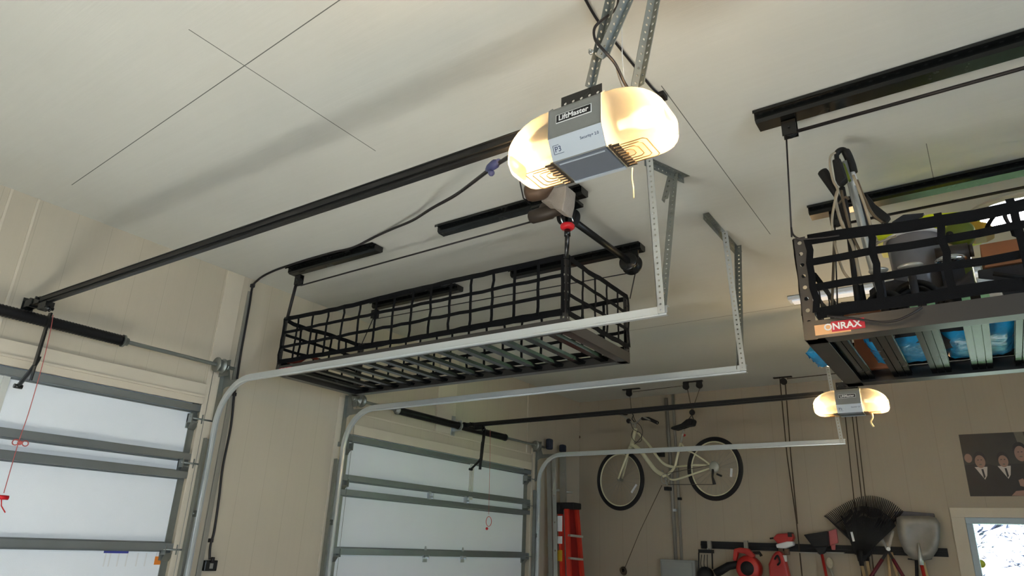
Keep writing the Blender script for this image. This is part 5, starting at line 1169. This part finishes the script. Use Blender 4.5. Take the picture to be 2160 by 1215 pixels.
# poster
pz1, pz0 = bw(2023, 917).z, bw(2046, 1047).z; pxl = bw(2034, 980).x; pw = .86; D = .006
po = thing('photo_poster', 'dark poster photograph of people in black suits pinned above the window', 'poster', (pxl+pw/2, YW, pz0))
MB().box((pxl, YW-.004, pz0), (pxl+pw, YW-.0005, pz1)).build('print', M_pdark, po)
hh = pz1-pz0
def pq(u, v): q = bw(u, v); return ((q.x-pxl), (q.z-pz0))
def flat(pts, name, m, lay): MB().prism([(pxl+min(max(a, 0), pw), YW-.004-lay*.0004, pz0+min(max(b, 0), hh)) for a, b in pts], (0, .0003, 0)).build(name, m, po)
def ell(cx, cz, rx, rz, n_=20): return [(cx+rx*math.cos(2*PI*k/n_), cz+rz*math.sin(2*PI*k/n_)) for k in range(n_)]
flat([(.43, hh), (.50, hh), (.53, .25*hh), (.49, .25*hh)], 'grey_column', M_pgrey, 1)
flat([(0, 0), (pw, 0), (pw, .48*hh), (.62, .5*hh), (.46, .50*hh), (.36, .50*hh), (.30, .44*hh), (.20, .50*hh), (.12, .53*hh), (.05, .50*hh), (0, .50*hh)], 'black_suits', M_pblack, 2)
for (u, v, rx, rz, hair) in ((2067, 972, .045, .064, 1), (2116, 971, .042, .058, 1), (2042, 965, .034, .045, 0), (2152, 955, .05, .075, 1), (2190, 985, .05, .07, 1)):
    a, b = pq(u, v)
    if a > pw-.04: continue
    if hair: flat(ell(a, b+.018, rx*1.10, rz*1.05), 'printed_hair', M_pblack, 3)
    flat(ell(a, b-.008, rx*.9, rz*.92), 'printed_face', M_skin, 4)
    if hair: flat(ell(a, b-.035, rx*.25, .006, 8), 'printed_mouth', M_pgrey, 5); flat([(a-.02, b+.010), (a-.008, b+.010), (a-.008, b+.004), (a-.02, b+.004)], 'printed_eye', M_pblack, 5); flat([(a+.006, b+.010), (a+.018, b+.010), (a+.018, b+.004), (a+.006, b+.004)], 'printed_eye', M_pblack, 5)
for u, v in ((2072, 992), (2121, 990)):
    a, b = pq(u, v); flat([(a-.055, b+.03), (a+.045, b+.03), (a+.03, b-.05), (a+.008, b-.085)], 'printed_shirt', M_pwhite, 3.5); flat([(a-.006, b+.01), (a+.010, b+.01), (a+.016, b-.06), (a+.002, b-.075)], 'printed_tie', M_pblack, 5)
a, b = pq(2148, 1043); flat([(a-.05, b-.01), (a-.01, b+.03), (a+.05, b+.035), (a+.09, b+.01), (a+.06, b-.02)], 'printed_hand', M_skin, 4)
a, b = pq(2157, 1020); flat([(a-.02, b-.02), (a-.025, b+.03), (a+.01, b+.045), (a+.03, b), (a+.01, b-.03)], 'printed_hand', M_skin, 4)

# ================================================================ LIGHT
w = bpy.data.worlds.new('sky'); sc.world = w; w.use_nodes = True; nt = w.node_tree
bg = nt.nodes['Background']; bg.inputs[0].default_value = (.80, .90, 1.0, 1); bg.inputs[1].default_value = SKY
def area(name, loc, rot, sx, sy, e_, col):
    l = bpy.data.lights.new(name, 'AREA'); l.shape = 'RECTANGLE'; l.size = sx; l.size_y = sy; l.energy = e_; l.color = col
    o = bpy.data.objects.new(name, l); COL.objects.link(o); o.location = V3(loc)+Vector((0, 0, ZF)); o.rotation_euler = rot; return o
area('daylight_side_window', (XR+.3, (RW[0]+RW[1])/2, (RW[2]+RW[3])/2), (0, PI/2, 0), RW[3]-RW[2], RW[1]-RW[0], A2, (.62, .81, 1))
sun = bpy.data.lights.new('sun', 'SUN'); sun.energy = SUN; sun.angle = .02; sun.color = (.90, .95, 1)
so = bpy.data.objects.new('sun', sun); COL.objects.link(so)
# the sun comes in over the near opening and falls on the floor left of the camera
sd_ = Vector((.1, 1.0, -.5)).normalized(); so.rotation_euler = sd_.to_track_quat('-Z', 'Y').to_euler(); so.location = (0, -6, 6)

# ================================================================ CAMERA
cd = bpy.data.cameras.new('camera'); cam = bpy.data.objects.new('camera', cd); COL.objects.link(cam)
cd.sensor_fit = 'HORIZONTAL'; cd.sensor_width = 36; cd.lens = 36*FPX/2160; cd.clip_start = .02; cd.clip_end = 200
cam.matrix_world = Matrix.Translation((0, 0, ZF)) @ ROT.to_4x4(); sc.camera = cam
vs = sc.view_settings; vs.view_transform = 'Standard'; vs.look = 'None'; vs.exposure = EXPO; vs.gamma = 1; vs.use_curve_mapping = False
sc.cycles.max_bounces = 8; sc.cycles.diffuse_bounces = 5; sc.cycles.transparent_max_bounces = 12; sc.cycles.sample_clamp_indirect = 20
